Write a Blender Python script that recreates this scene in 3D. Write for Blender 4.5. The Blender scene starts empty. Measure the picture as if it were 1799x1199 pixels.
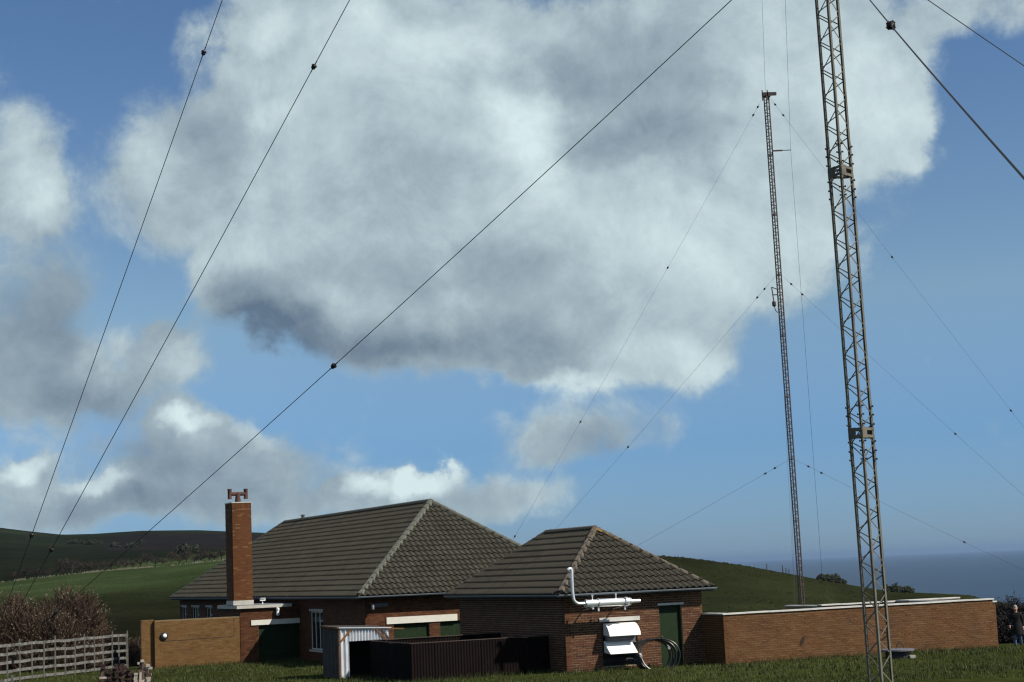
import bpy, math, random
import numpy as np
from mathutils import Vector, Matrix, Euler

rnd = random.Random(7)
sc = bpy.context.scene
col = sc.collection
R = math.radians

# ------------------------------------------------------------------ camera
FPX, HOR, ROLL = 3000.0, 399.65, math.atan(0.042)
PITCH = math.atan(HOR / FPX)
CAM = Vector((0, 0, 3.4))
fwd = Vector((0, math.cos(PITCH), math.sin(PITCH)))
up0 = Vector((0, -math.sin(PITCH), math.cos(PITCH)))
rt0 = Vector((1, 0, 0))
cr, sr = math.cos(ROLL), math.sin(ROLL)
cright = rt0 * cr - up0 * sr
cup = rt0 * sr + up0 * cr
cam = bpy.data.cameras.new('camera')
cam.sensor_fit = 'HORIZONTAL'
cam.sensor_width = 36.0
cam.lens = 36.0 * FPX / 1799.0
cam.clip_start, cam.clip_end = 0.1, 250000
cam_o = bpy.data.objects.new('camera', cam)
col.objects.link(cam_o)
cam_o.matrix_world = Matrix(((cright.x, cup.x, -fwd.x, CAM.x), (cright.y, cup.y, -fwd.y, CAM.y),
                             (cright.z, cup.z, -fwd.z, CAM.z), (0, 0, 0, 1)))
sc.camera = cam_o

# ------------------------------------------------------------------ exposure
sc.view_settings.view_transform = 'Standard'
sc.view_settings.look = 'None'
EXPO = 0.3
sc.view_settings.exposure = EXPO
GAIN = 2.0 ** EXPO
sc.view_settings.gamma = 1.0
sc.view_settings.use_curve_mapping = False
sc.render.film_transparent = False
sc.cycles.filter_width = 1.25

# ------------------------------------------------------------------ sun
SUN_AZ, SUN_EL = R(112.0), R(42.1)       # azimuth clockwise from +Y
sun = bpy.data.lights.new('sun', 'SUN')
sun.energy, sun.angle, sun.color = 5.0, R(0.53), (1.0, 0.93, 0.82)
sun_o = bpy.data.objects.new('sun', sun)
col.objects.link(sun_o)
sun_dir = Vector((math.sin(SUN_AZ) * math.cos(SUN_EL), math.cos(SUN_AZ) * math.cos(SUN_EL), math.sin(SUN_EL)))
sun_o.rotation_euler = sun_dir.to_track_quat('Z', 'Y').to_euler()

# ------------------------------------------------------------------ world: sky and clouds
SKY_STR = 0.066
world = bpy.data.worlds.new('World')
sc.world = world
world.use_nodes = True
wt = world.node_tree
for n in list(wt.nodes):
    wt.nodes.remove(n)


def wn(t, **kw):
    n = wt.nodes.new(t)
    for k, v in kw.items():
        setattr(n, k, v)
    return n


def wl(a, b):
    wt.links.new(a, b)


def wmath(op, a, b=None, c=None, clamp=False):
    n = wn('ShaderNodeMath', operation=op, use_clamp=clamp)
    for i, q in enumerate((a, b, c)):
        if q is None:
            continue
        if isinstance(q, (int, float)):
            n.inputs[i].default_value = q
        else:
            wl(q, n.inputs[i])
    return n.outputs[0]


def wvec(op, a, b=None, c=None):
    n = wn('ShaderNodeVectorMath', operation=op)
    for i, q in enumerate((a, b, c)):
        if q is None:
            continue
        if isinstance(q, (tuple, list)):
            n.inputs[i].default_value = q
        else:
            wl(q, n.inputs[i])
    return n


def wsmooth(v, lo, hi, a=0.0, b=1.0):
    n = wn('ShaderNodeMapRange', interpolation_type='SMOOTHSTEP')
    wl(v, n.inputs['Value'])
    for k, q in (('From Min', lo), ('From Max', hi), ('To Min', a), ('To Max', b)):
        n.inputs[k].default_value = q
    return n.outputs['Result']


def wnoise(vec, scale, detail, rough=0.55, dist=0.0):
    n = wn('ShaderNodeTexNoise')
    n.noise_dimensions = '3D'
    wl(vec, n.inputs['Vector'])
    n.inputs['Scale'].default_value = scale
    n.inputs['Detail'].default_value = detail
    n.inputs['Roughness'].default_value = rough
    n.inputs['Distortion'].default_value = dist
    return n


tc = wn('ShaderNodeTexCoord')
sky = wn('ShaderNodeTexSky', sky_type='NISHITA')
sky.sun_disc = False
sky.sun_elevation, sky.sun_rotation = SUN_EL, SUN_AZ
sky.altitude, sky.air_density, sky.dust_density, sky.ozone_density = 100.0, 1.0, 0.25, 3.5
sep = wn('ShaderNodeSeparateXYZ')
wl(tc.outputs['Generated'], sep.inputs[0])
yy = wmath('MAXIMUM', sep.outputs['Y'], 0.06)
cu = wmath('DIVIDE', sep.outputs['X'], yy)
cv = wmath('DIVIDE', sep.outputs['Z'], yy)
comb = wn('ShaderNodeCombineXYZ')
wl(cu, comb.inputs[0])
wl(cv, comb.inputs[1])
uv = comb.outputs[0]
n_big = wnoise(tc.outputs['Generated'], 9.0, 3.0, 0.5)
n_fine = wnoise(tc.outputs['Generated'], 34.0, 6.0, 0.6)
w1 = wvec('MULTIPLY_ADD', n_big.outputs['Color'], (0.085, 0.07, 0), (-0.0425, -0.035, 0))
w2 = wvec('MULTIPLY_ADD', n_fine.outputs['Color'], (0.034, 0.03, 0), (-0.017, -0.015, 0))
p1 = wvec('ADD', uv, w1.outputs[0])
puv = wvec('ADD', p1.outputs[0], w2.outputs[0]).outputs[0]


def sky_uv(px, py):
    d = fwd * FPX + cright * (px - 899.5) - cup * (py - 599.5)
    return d.x / d.y, d.z / d.y


def blobs(lst):
    tot = None
    for cx, cy, rx, ry, w in lst:
        a, b = sky_uv(cx, cy)
        sx, sy = FPX / rx, FPX / ry
        m = wvec('MULTIPLY_ADD', puv, (sx, sy, 0), (-a * sx, -b * sy, 0))
        ln = wvec('LENGTH', m.outputs[0])
        f = wsmooth(ln.outputs['Value'], 0.15, 1.25, w, 0.0)
        tot = f if tot is None else wmath('ADD', tot, f)
    return tot


COVER = [(790, 600, 260, 85, .5), (990, 630, 260, 80, .5), (700, 190, 400, 280, .9), (1000, 230, 420, 330, .9), (1260, 170, 380, 270, .9), (1460, 110, 240, 230, .7),
         (500, 60, 210, 190, .85), (470, 330, 240, 190, .75), (270, 330, 170, 170, .52), (620, 480, 270, 150, .85),
         (860, 540, 320, 150, .9), (1090, 560, 260, 150, .85), (1220, 600, 130, 120, .6), (1330, 400, 170, 170, .5), (1400, 420, 130, 150, .35),
         (1550, 190, 140, 130, .68), (455, 530, 110, 90, .7), (1770, 0, 170, 90, .48), (1640, 30, 110, 80, .3),
         (985, 762, 205, 62, .66), (690, 842, 130, 48, .95), (860, 868, 190, 48, .62), (620, 860, 110, 40, .5),
         (20, 350, 95, 110, .95), (30, 560, 140, 220, .6), (20, 215, 110, 120, .5), (170, 660, 220, 85, .62),
         (330, 640, 110, 60, .45), (300, 780, 220, 90, .47), (340, 735, 95, 45, .65), (470, 800, 130, 70, .36),
         (25, 842, 75, 42, .9), (200, 875, 130, 55, .62), (430, 890, 260, 70, .42), (90, 910, 210, 60, .45), (300, 860, 620, 120, .24), (270, 330, 220, 230, .16), (20, 700, 120, 90, .6)]
LIGHT = [(820, 640, 380, 60, -.07), (760, 600, 420, 90, -.08), (1300, 300, 380, 260, .06), (250, 810, 380, 150, -.12), (110, 640, 300, 150, -.18), (925, 205, 85, 120, .36), (620, 130, 240, 140, .22), (415, 65, 70, 50, .25), (900, 300, 200, 110, .16), (1270, 400, 300, 140, .15),
         (1190, 640, 150, 60, .22), (1560, 180, 160, 140, .18), (1420, 60, 220, 120, .15), (35, 345, 60, 80, .36), (700, 825, 90, 30, .55), (610, 838, 40, 22, .35),
         (335, 732, 60, 22, .46), (20, 830, 45, 26, .42), (160, 850, 70, 22, .36), (1010, 690, 110, 26, .34), (450, 760, 40, 30, .2),
         (560, 350, 200, 110, .08), (480, 240, 60, 40, .16), (180, 620, 60, 40, .2), (330, 655, 60, 30, .16), (620, 30, 60, 60, .2), (800, 80, 160, 60, .15),
         (1130, 120, 200, 110, -.24), (1150, 230, 160, 60, -.26), (480, 560, 130, 90, -.42), (620, 605, 210, 60, -.34), (960, 110, 90, 60, -.15),
         (860, 640, 220, 60, -.2), (350, 300, 120, 150, -.16), (740, 330, 190, 70, -.14), (50, 560, 120, 140, -.2), (940, 500, 160, 60, -.14),
         (290, 800, 190, 60, -.16), (1000, 780, 170, 45, -.22), (700, 480, 250, 60, -.1), (430, 870, 240, 60, -.2), (150, 905, 200, 40, -.2), (90, 700, 150, 60, -.16), (780, 870, 160, 30, -.12)]
cover = blobs(COVER)
light = blobs(LIGHT)
# outside the picture the same broken cumulus goes on
n_gen = wnoise(tc.outputs['Generated'], 3.2, 2.0, 0.5)
gen = wsmooth(n_gen.outputs['Fac'], 0.46, 0.62, 0.0, 1.0)
cen = wvec('SUBTRACT', uv, (0.0, 0.16, 0))
cen2 = wvec('MULTIPLY', cen.outputs[0], (1 / .42, 1 / .34, 0))
outside = wsmooth(wvec('LENGTH', cen2.outputs[0]).outputs['Value'], 0.85, 1.25)
cover = wmath('ADD', cover, wmath('MULTIPLY', gen, outside))
n_det = wnoise(tc.outputs['Generated'], 16.0, 12.0, 0.64, 0.25)
toward_sun = wvec('ADD', tc.outputs['Generated'], (0.010, -0.002, 0.012))
n_em = wnoise(toward_sun.outputs[0], 16.0, 12.0, 0.64, 0.25)
emb = wmath('SUBTRACT', n_det.outputs['Fac'], n_em.outputs['Fac'])
det = wmath('SUBTRACT', n_det.outputs['Fac'], 0.5)
field = wmath('MULTIPLY_ADD', det, 1.15, wmath('MULTIPLY', cover, wmath('MULTIPLY_ADD', wmath('MAXIMUM', light, 0.0), 1.4, 1.0)))
dens = wsmooth(field, 0.13, 0.62)
n_sh = wnoise(tc.outputs['Generated'], 11.0, 7.0, 0.55, 0.25)
sh = wmath('SUBTRACT', n_sh.outputs['Fac'], 0.5)
sh_sun = wvec('ADD', tc.outputs['Generated'], (0.020, -0.004, 0.022))
n_sh2 = wnoise(sh_sun.outputs[0], 11.0, 7.0, 0.55, 0.25)
puff = wmath('SUBTRACT', n_sh.outputs['Fac'], n_sh2.outputs['Fac'])
bri = wmath('MULTIPLY_ADD', sh, 0.14, wmath('ADD', light, 0.585))
bri = wmath('MULTIPLY_ADD', puff, 0.26, bri)
bri = wmath('MULTIPLY_ADD', det, 0.24, bri)
bri = wmath('MULTIPLY_ADD', emb, 0.6, bri)
ramp = wn('ShaderNodeValToRGB')
wl(bri, ramp.inputs[0])
e = ramp.color_ramp.elements
e[0].position, e[0].color = 0.0, (0.118, 0.170, 0.240, 1)
e[1].position, e[1].color = 1.0, (0.72, 0.86, 0.87, 1)
k = ramp.color_ramp.elements.new(0.5)
k.color = (0.36, 0.455, 0.505, 1)
ccol = wn('ShaderNodeVectorMath', operation='SCALE')
wl(ramp.outputs[0], ccol.inputs[0])
ccol.inputs['Scale'].default_value = 1.0 / (SKY_STR * GAIN)
tmix = wn('ShaderNodeValToRGB')
wl(wmath('MULTIPLY', sep.outputs['Z'], 2.0), tmix.inputs[0])
te = tmix.color_ramp.elements
te[0].position, te[0].color = 0.0, (0.385, 0.60, 1.06, 1)
te[1].position, te[1].color = 0.62, (0.69, 0.82, 0.955, 1)
tk = te.new(0.30)
tk.color = (0.88, 0.95, 0.96, 1)
tk = te.new(0.14)
tk.color = (0.45, 0.665, 1.01, 1)
tint0 = wn('ShaderNodeVectorMath', operation='SCALE')
wl(tmix.outputs[0], tint0.inputs[0])
tint0.inputs['Scale'].default_value = 1.19
tint = wvec('MULTIPLY', sky.outputs[0], tint0.outputs[0])
mixc = wn('ShaderNodeMix', data_type='RGBA')
wl(wmath('MULTIPLY', dens, 0.94), mixc.inputs[0])
wl(tint.outputs[0], mixc.inputs[6])
wl(ccol.outputs[0], mixc.inputs[7])
bgn = wn('ShaderNodeBackground')
wl(mixc.outputs[2], bgn.inputs[0])
bgn.inputs[1].default_value = SKY_STR
wo = wn('ShaderNodeOutputWorld')
wl(bgn.outputs[0], wo.inputs[0])
world.cycles.sampling_method = 'MANUAL'
world.cycles.sample_map_resolution = 512

# ------------------------------------------------------------------ helpers
PHI = 0.424
BX = Vector((math.cos(PHI), math.sin(PHI), 0))
AX = Vector((-math.sin(PHI), math.cos(PHI), 0))
ORG = Vector((1.327, 55.895, 0))


def W(b, a, z=0.0):
    return ORG + BX * b + AX * a + Vector((0, 0, z))


class MB:
    def __init__(self):
        self.v, self.f = [], []

    def poly(self, pts):
        n = len(self.v)
        self.v += [tuple(p) for p in pts]
        self.f.append(tuple(range(n, n + len(pts))))

    def mesh(self, vs, fs):
        n = len(self.v)
        self.v += [tuple(p) for p in vs]
        self.f += [tuple(i + n for i in f) for f in fs]

    def box(self, x0, x1, y0, y1, z0, z1):
        self.mesh([(x0, y0, z0), (x1, y0, z0), (x1, y1, z0), (x0, y1, z0), (x0, y0, z1), (x1, y0, z1), (x1, y1, z1), (x0, y1, z1)],
                  [(0, 3, 2, 1), (4, 5, 6, 7), (0, 1, 5, 4), (1, 2, 6, 5), (2, 3, 7, 6), (3, 0, 4, 7)])

    def bar(self, p, q, w, t, side=None):
        p, q = Vector(p), Vector(q)
        d = (q - p).normalized()
        s = Vector(side) if side is not None else (Vector((0, 0, 1)) if abs(d.z) < .9 else Vector((1, 0, 0)))
        s = (s - d * s.dot(d)).normalized()
        n = d.cross(s)
        vs = []
        for c in (p, q):
            for a, b in ((-1, -1), (1, -1), (1, 1), (-1, 1)):
                vs.append(c + s * (a * w / 2) + n * (b * t / 2))
        self.mesh(vs, [(0, 3, 2, 1), (4, 5, 6, 7), (0, 1, 5, 4), (1, 2, 6, 5), (2, 3, 7, 6), (3, 0, 4, 7)])

    def tube(self, pts, r, n=8, caps=True):
        pts = [Vector(p) for p in pts]
        rs = r if isinstance(r, (list, tuple)) else [r] * len(pts)
        base = len(self.v)
        ref = None
        for i, p in enumerate(pts):
            d = (pts[min(i + 1, len(pts) - 1)] - pts[max(i - 1, 0)]).normalized()
            if ref is None:
                ref = Vector((0, 0, 1)) if abs(d.z) < .9 else Vector((1, 0, 0))
            s = (ref - d * ref.dot(d)).normalized()
            ref = s
            t = d.cross(s)
            for k in range(n):
                a = 2 * math.pi * k / n
                self.v.append(tuple(p + s * (rs[i] * math.cos(a)) + t * (rs[i] * math.sin(a))))
        for i in range(len(pts) - 1):
            for k in range(n):
                k2 = (k + 1) % n
                self.f.append((base + i * n + k, base + i * n + k2, base + (i + 1) * n + k2, base + (i + 1) * n + k))
        if caps:
            self.f.append(tuple(base + k for k in reversed(range(n))))
            self.f.append(tuple(base + (len(pts) - 1) * n + k for k in range(n)))

    def lathe(self, prof, n=16, o=(0, 0, 0)):
        base = len(self.v)
        for r, z in prof:
            for k in range(n):
                a = 2 * math.pi * k / n
                self.v.append((o[0] + r * math.cos(a), o[1] + r * math.sin(a), o[2] + z))
        for i in range(len(prof) - 1):
            for k in range(n):
                k2 = (k + 1) % n
                self.f.append((base + i * n + k, base + i * n + k2, base + (i + 1) * n + k2, base + (i + 1) * n + k))
        self.f.append(tuple(base + k for k in reversed(range(n))))
        self.f.append(tuple(base + (len(prof) - 1) * n + k for k in range(n)))

    def data(self, name, mat=None, smooth=False):
        m = bpy.data.meshes.new(name)
        m.from_pydata(self.v, [], self.f)
        if mat is not None:
            m.materials.append(mat)
        if smooth:
            m.polygons.foreach_set('use_smooth', [True] * len(m.polygons))
            try:
                m.set_sharp_from_angle(angle=R(40))
            except Exception:
                pass
        m.update()
        return m

    def build(self, name, mat, parent=None, smooth=False):
        return link(name, self.data(name, mat, smooth), parent)


def link(name, data, parent=None, mw=None):
    o = bpy.data.objects.new(name, data)
    col.objects.link(o)
    if parent is not None:
        o.parent = parent
    if mw is not None:
        o.matrix_local = mw
    return o


def empty(name, loc, rz=0.0):
    o = bpy.data.objects.new(name, None)
    col.objects.link(o)
    o.location = loc
    o.rotation_euler = (0, 0, rz)
    o.empty_display_size = 0.2
    return o


def tag(o, label, cat, group=None):
    o['label'], o['category'] = label, cat
    if group:
        o['group'] = group
    return o


def structure(o):
    o['kind'] = 'structure'
    return o


def stuff(o, label=None):
    o['kind'] = 'stuff'
    if label:
        o['label'] = label
    return o


# ------------------------------------------------------------------ materials
def material(name, color, rough=0.8, metal=0.0, spec=0.3, var=0.0, scale=8.0, island=0.0, bump=0.0, bscale=40.0, coord='Object', palette=None, var2=None):
    m = bpy.data.materials.new(name)
    m.use_nodes = True
    nt = m.node_tree
    b = nt.nodes['Principled BSDF']
    b.inputs['Roughness'].default_value = rough
    b.inputs['Metallic'].default_value = metal
    b.inputs['Specular IOR Level'].default_value = spec
    b.inputs['Base Color'].default_value = (*color, 1)
    t = nt.nodes.new('ShaderNodeTexCoord')
    src = None
    if palette:
        g = nt.nodes.new('ShaderNodeNewGeometry')
        r_ = nt.nodes.new('ShaderNodeValToRGB')
        r_.color_ramp.interpolation = 'LINEAR'
        el = r_.color_ramp.elements
        while len(el) < len(palette):
            el.new(0.5)
        for i, c in enumerate(palette):
            el[i].position = i / (len(palette) - 1)
            el[i].color = (*c, 1)
        nt.links.new(g.outputs['Random Per Island'], r_.inputs[0])
        src = r_.outputs[0]
    if var > 0:
        n = nt.nodes.new('ShaderNodeTexNoise')
        n.inputs['Scale'].default_value = scale
        n.inputs['Detail'].default_value = 6
        n.inputs['Roughness'].default_value = 0.6
        nt.links.new(t.outputs[coord], n.inputs['Vector'])
        mr = nt.nodes.new('ShaderNodeMapRange')
        mr.inputs['From Min'].default_value = 0.25
        mr.inputs['From Max'].default_value = 0.75
        mr.inputs['To Min'].default_value = 1 - var
        mr.inputs['To Max'].default_value = 1 + var
        nt.links.new(n.outputs['Fac'], mr.inputs['Value'])
        vm = nt.nodes.new('ShaderNodeVectorMath')
        vm.operation = 'SCALE'
        if src is None:
            rgb = nt.nodes.new('ShaderNodeRGB')
            rgb.outputs[0].default_value = (*color, 1)
            src = rgb.outputs[0]
        nt.links.new(src, vm.inputs[0])
        nt.links.new(mr.outputs['Result'], vm.inputs['Scale'])
        src = vm.outputs[0]
        if var2:
            n2 = nt.nodes.new('ShaderNodeTexNoise')
            n2.inputs['Scale'].default_value = scale * 0.35
            n2.inputs['Detail'].default_value = 7
            n2.inputs['Roughness'].default_value = 0.7
            nt.links.new(t.outputs[coord], n2.inputs['Vector'])
            ms = nt.nodes.new('ShaderNodeMapRange')
            ms.inputs['From Min'].default_value = 0.52
            ms.inputs['From Max'].default_value = 0.68
            ms.inputs['To Max'].default_value = var2[1]
            nt.links.new(n2.outputs['Fac'], ms.inputs['Value'])
            mx = nt.nodes.new('ShaderNodeMix')
            mx.data_type = 'RGBA'
            nt.links.new(ms.outputs['Result'], mx.inputs[0])
            nt.links.new(src, mx.inputs[6])
            mx.inputs[7].default_value = (*var2[0], 1)
            src = mx.outputs[2]
    if src is not None:
        nt.links.new(src, b.inputs['Base Color'])
    if bump > 0:
        n = nt.nodes.new('ShaderNodeTexNoise')
        n.inputs['Scale'].default_value = bscale
        n.inputs['Detail'].default_value = 5
        nt.links.new(t.outputs[coord], n.inputs['Vector'])
        bp = nt.nodes.new('ShaderNodeBump')
        bp.inputs['Strength'].default_value = bump
        bp.inputs['Distance'].default_value = 0.02
        nt.links.new(n.outputs['Fac'], bp.inputs['Height'])
        nt.links.new(bp.outputs[0], b.inputs['Normal'])
    return m


M = {}
M['brick_red'] = material('red_brick', (0.07708, 0.02714, 0.008708), .9, palette=[(0.04431, 0.01396, 0.005516), (0.07322, 0.02405, 0.008129), (0.08284, 0.02909, 0.009874), (0.06357, 0.01939, 0.007256), (0.09245, 0.03413, 0.01161), (0.1002, 0.04266, 0.01596)], var=.16, scale=3, bump=.3, bscale=60)
M['brick_wall'] = material('brown_brick', (0.09378, 0.03715, 0.008951), .9, palette=[(0.075, 0.02872, 0.007759), (0.09609, 0.03864, 0.01015), (0.1031, 0.04359, 0.01135), (0.08437, 0.0327, 0.008359), (0.1102, 0.04706, 0.01343), (0.09139, 0.03665, 0.008951)], var=.18, scale=1.2, bump=.3, bscale=60)
M['brick_yellow'] = material('yellow_brown_brick', (0.132, 0.0627, 0.01906), .9, palette=[(0.1056, 0.04964, 0.01448), (0.1294, 0.06531, 0.01906), (0.1426, 0.07315, 0.02211), (0.1161, 0.05486, 0.01601), (0.1531, 0.0836, 0.02745), (0.132, 0.06531, 0.0183)], var=.16, scale=1.5, bump=.3, bscale=60)
M['brick_chimney'] = material('orange_brown_brick', (0.1096, 0.03705, 0.01064), .9, palette=[(0.0877, 0.028, 0.00791), (0.103, 0.03541, 0.01004), (0.1096, 0.03912, 0.01095), (0.09427, 0.0313, 0.009125), (0.1052, 0.03705, 0.01095), (0.1578, 0.08644, 0.03042)], var=.15, scale=1.5, bump=.3, bscale=60)
M['mortar'] = material('mortar', (0.2835, 0.231, 0.168), .95, var=.25, scale=5)
M['mortar_yellow'] = material('yellow_mortar', (.165, .125, .07), .95, var=.3, scale=4)
M['mortar_wall'] = material('pale_brown_mortar', (.21, .165, .11), .95, var=.4, scale=1.5)
M['hedge_dark'] = material('dark_hedge', (.012, .010, .010), .95, palette=[(.006, .005, .005), (.012, .009, .010), (.018, .014, .013)])
M['painted_shadow'] = material('painted_shadow_oval', (.028, .015, .008), .9, var=.3, scale=9)  # tone of the cast shadow painted on the compound wall
M['tussock'] = material('rough_pasture', (.02, .024, .01), .95, spec=0, palette=[(.012, .016, .007), (.019, .024, .010), (.028, .031, .014), (.036, .036, .019)])
M['mortar_dark'] = material('dark_mortar', (0.1296, 0.0729, 0.0405), .95, var=.25, scale=5)
M['tile'] = material('pantile', (0.03132, 0.02603, 0.01779), .85, palette=[(0.02427, 0.02126, 0.01502), (0.0321, 0.02865, 0.01977), (0.03837, 0.03428, 0.02372), (0.02936, 0.02603, 0.01857), (0.04306, 0.03906, 0.02768)], var=.3, scale=3, bump=.25, bscale=30, var2=((0.0509, 0.0499, 0.03361), .5))
M['tile_main'] = material('main_roof_pantile', (0.03469, 0.03116, 0.0213), .85, palette=[(0.02862, 0.02581, 0.01781), (0.03816, 0.0347, 0.02402), (0.04336, 0.03916, 0.02711), (0.03382, 0.03025, 0.02092), (0.04986, 0.0445, 0.031)], var=.3, scale=1.5, bump=.25, bscale=30, var2=((0.05204, 0.05117, 0.0368), .5))
M['hip'] = material('hip_tile', (0.08432, 0.06851, 0.0527), .9, palette=[(0.06588, 0.0527, 0.04216), (0.08696, 0.07114, 0.05534), (0.1001, 0.08169, 0.06324)], var=.3, scale=6, bump=.4, bscale=50)
M['hip_main'] = material('main_hip_tile', (0.08508, 0.08808, 0.06789), .9, palette=[(0.06509, 0.06605, 0.05117), (0.08758, 0.09084, 0.0731), (0.1001, 0.1046, 0.08355)], var=.25, scale=6, bump=.4, bscale=50)
M['lichen'] = material('yellow_lichen', (0.168, 0.102, 0.024), .95, var=.3, scale=20)
M['white'] = material('white_paint', (0.6105, 0.594, 0.528), .6, var=.08, scale=6)
M['white_gloss'] = material('white_enamel', (.8, .8, .78), .35, spec=.5, var=.05, scale=4)
M['gutter'] = material('grey_gutter', (0.198, 0.2244, 0.2508), .5, spec=.5, var=.15, scale=3)
M['fascia'] = material('dark_fascia', (0.021, 0.021, 0.024), .6, var=.2, scale=4)
M['green'] = material('green_door_paint', (.0095, .0225, .0065), .6, spec=.2, var=.3, scale=4)
M['concrete'] = material('pale_concrete', (0.4174, 0.4023, 0.3567), .9, var=.2, scale=4, bump=.3, bscale=30)
M['coping'] = material('white_coping', (0.491, 0.4831, 0.4514), .85, var=.2, scale=2.5, bump=.2, bscale=30)
M['lead'] = material('roof_felt', (.13, .14, .16), .8, var=.2, scale=3)
M['steel'] = material('galvanised_steel', (0.1193, 0.111, 0.08728), .7, 0, .25, var=.3, scale=5, var2=((0.04094, 0.02402, 0.01352), .75))
M['steel_far'] = material('weathered_steel', (0.0605, 0.04301, 0.03506), .6, .2, .4, var=.25, scale=2)
M['wire'] = material('stranded_wire', (.035, .03, .028), .6, .4, .3)
M['insul'] = material('brown_porcelain', (.016, .011, .010), .5, 0, .3)
M['chrome'] = material('aluminium_jacket', (0.88, 0.891, 0.913), .28, .65, .5, var=.08, scale=8)
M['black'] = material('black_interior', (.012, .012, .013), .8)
M['tarred'] = material('tarred_sheet', (0.005962, 0.002787, 0.002588), .8, 0, .12, var=.4, scale=2.5)
M['galv'] = material('galvanised_corrugated_sheet', (0.5952, 0.6144, 0.6432), .42, .35, .5, var=.15, scale=3)
M['rust'] = material('rusty_edge', (0.154, 0.07, 0.0245), .9, var=.4, scale=14)
M['board'] = material('weathered_board', (0.048, 0.0408, 0.0384), .9, var=.4, scale=3)
M['glass'] = material('dark_window_glass', (.02, .022, .026), .08, 0, .5)
M['hose'] = material('black_cable', (.018, .018, .020), .4, 0, .5)
M['redmetal'] = material('rusty_flue_metal', (0.0735, 0.035, 0.0294), .75, .1, .3, var=.35, scale=9)
M['wood_fence'] = material('weathered_white_fence', (0.1248, 0.1217, 0.1123), .9, var=.75, scale=6, var2=((0.01872, 0.01685, 0.01498), .95))
M['pile_brick'] = material('salvaged_brick', (0.14, 0.084, 0.07), .95, palette=[(0.0525, 0.028, 0.0259), (0.084, 0.0455, 0.0385), (0.154, 0.112, 0.091), (0.28, 0.238, 0.203), (0.112, 0.063, 0.049), (0.063, 0.035, 0.0315)], var=.3, scale=14, bump=.4, bscale=60)
M['slate_lid'] = material('blue_grey_cover', (0.112, 0.112, 0.133), .7, var=.2, scale=5)
M['twig'] = material('bare_twig', (0.0539, 0.03192, 0.02142), .95, palette=[(0.02695, 0.01596, 0.01071), (0.0462, 0.02793, 0.01904), (0.06545, 0.0399, 0.02678), (0.0847, 0.05652, 0.0357)])
M['bud'] = material('pale_bud', (0.165, 0.15, 0.09), .9, palette=[(0.075, 0.0675, 0.0375), (0.165, 0.15, 0.0975), (0.255, 0.24, 0.18)])
M['bark'] = material('bark', (.05, .037, .03), .95, var=.3, scale=6)
M['tree_twig'] = material('far_twigs', (0.03575, 0.0273, 0.02275), .95, palette=[(0.0182, 0.0143, 0.0117), (0.0312, 0.0234, 0.0195), (0.0429, 0.0338, 0.026), (0.0325, 0.0312, 0.0195)])
M['leaf_dark'] = material('dark_evergreen_leaf', (0.018, 0.024, 0.0108), .8, palette=[(0.0084, 0.012, 0.006), (0.0132, 0.0192, 0.0084), (0.0204, 0.0276, 0.012), (0.018, 0.018, 0.0108)])
M['grass_blade'] = material('grass_blades', (0.04704, 0.06272, 0.01386), .85, palette=[(0.02688, 0.03889, 0.007392), (0.03898, 0.05394, 0.01016), (0.0504, 0.06586, 0.01294), (0.04435, 0.05645, 0.01386), (0.07392, 0.07213, 0.02218), (0.0336, 0.04892, 0.00924)], var=.42, scale=.7)
M['pale_grass'] = material('dry_grass', (0.18, 0.162, 0.114), .95, palette=[(0.06, 0.066, 0.03), (0.168, 0.15, 0.108), (0.24, 0.222, 0.18)])
M['jacket'] = material('dark_jacket', (0.006, 0.0055, 0.007), .9, var=.2, scale=9)
M['jeans'] = material('blue_jeans', (0.07, 0.098, 0.196), .9, var=.25, scale=12)
M['skin'] = material('skin', (.45, .27, .20), .6)
M['hair'] = material('grey_hair', (0.272, 0.264, 0.248), .8, var=.2, scale=40)
M['shoe'] = material('shoe_leather', (.025, .02, .018), .6)

# ------------------------------------------------------------------ terrain
AZ_FAR = [(-40, .030), (-25, .036), (-16.85, .0338), (-15.8, .0309), (-14.92, .0288), (-13.94, .0285), (-12.4, .0294), (-10.58, .0286), (-8.51, .0259),
          (-5.5, .018), (-2.5, .004), (0, -.004), (3, -.012), (5, -.018), (8, -.03), (12, -.045), (40, -.05)]
AZ_HEDGE = [(-40, .000), (-16.86, .0038), (-15.1, .0063), (-13.32, .0082), (-11.51, .0095), (-9.86, .0116), (-6, .012), (-2, .006), (1, .000)]
AZ_RH = [(0, -.004), (2.5, .002), (4.71, .0037), (5.37, .0022), (6.76, -.0020), (7.44, -.0042), (9.05, -.0108), (9.77, -.0139), (10.86, -.0179), (11.93, -.0218),
         (14.4, -.0253), (15.2, -.029), (17, -.037), (40, -.05)]


def itp(tab, x):
    return float(np.interp(x, [t[0] for t in tab], [t[1] for t in tab]))


def vnoise(x, y):
    return (math.sin(x * .9 + 1.3) * math.cos(y * .8 - .4) + .5 * math.sin(x * 2.1 + y * 1.7) + .3 * math.sin(x * 4.3 - y * 3.9 + 2)) / 1.8


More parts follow.
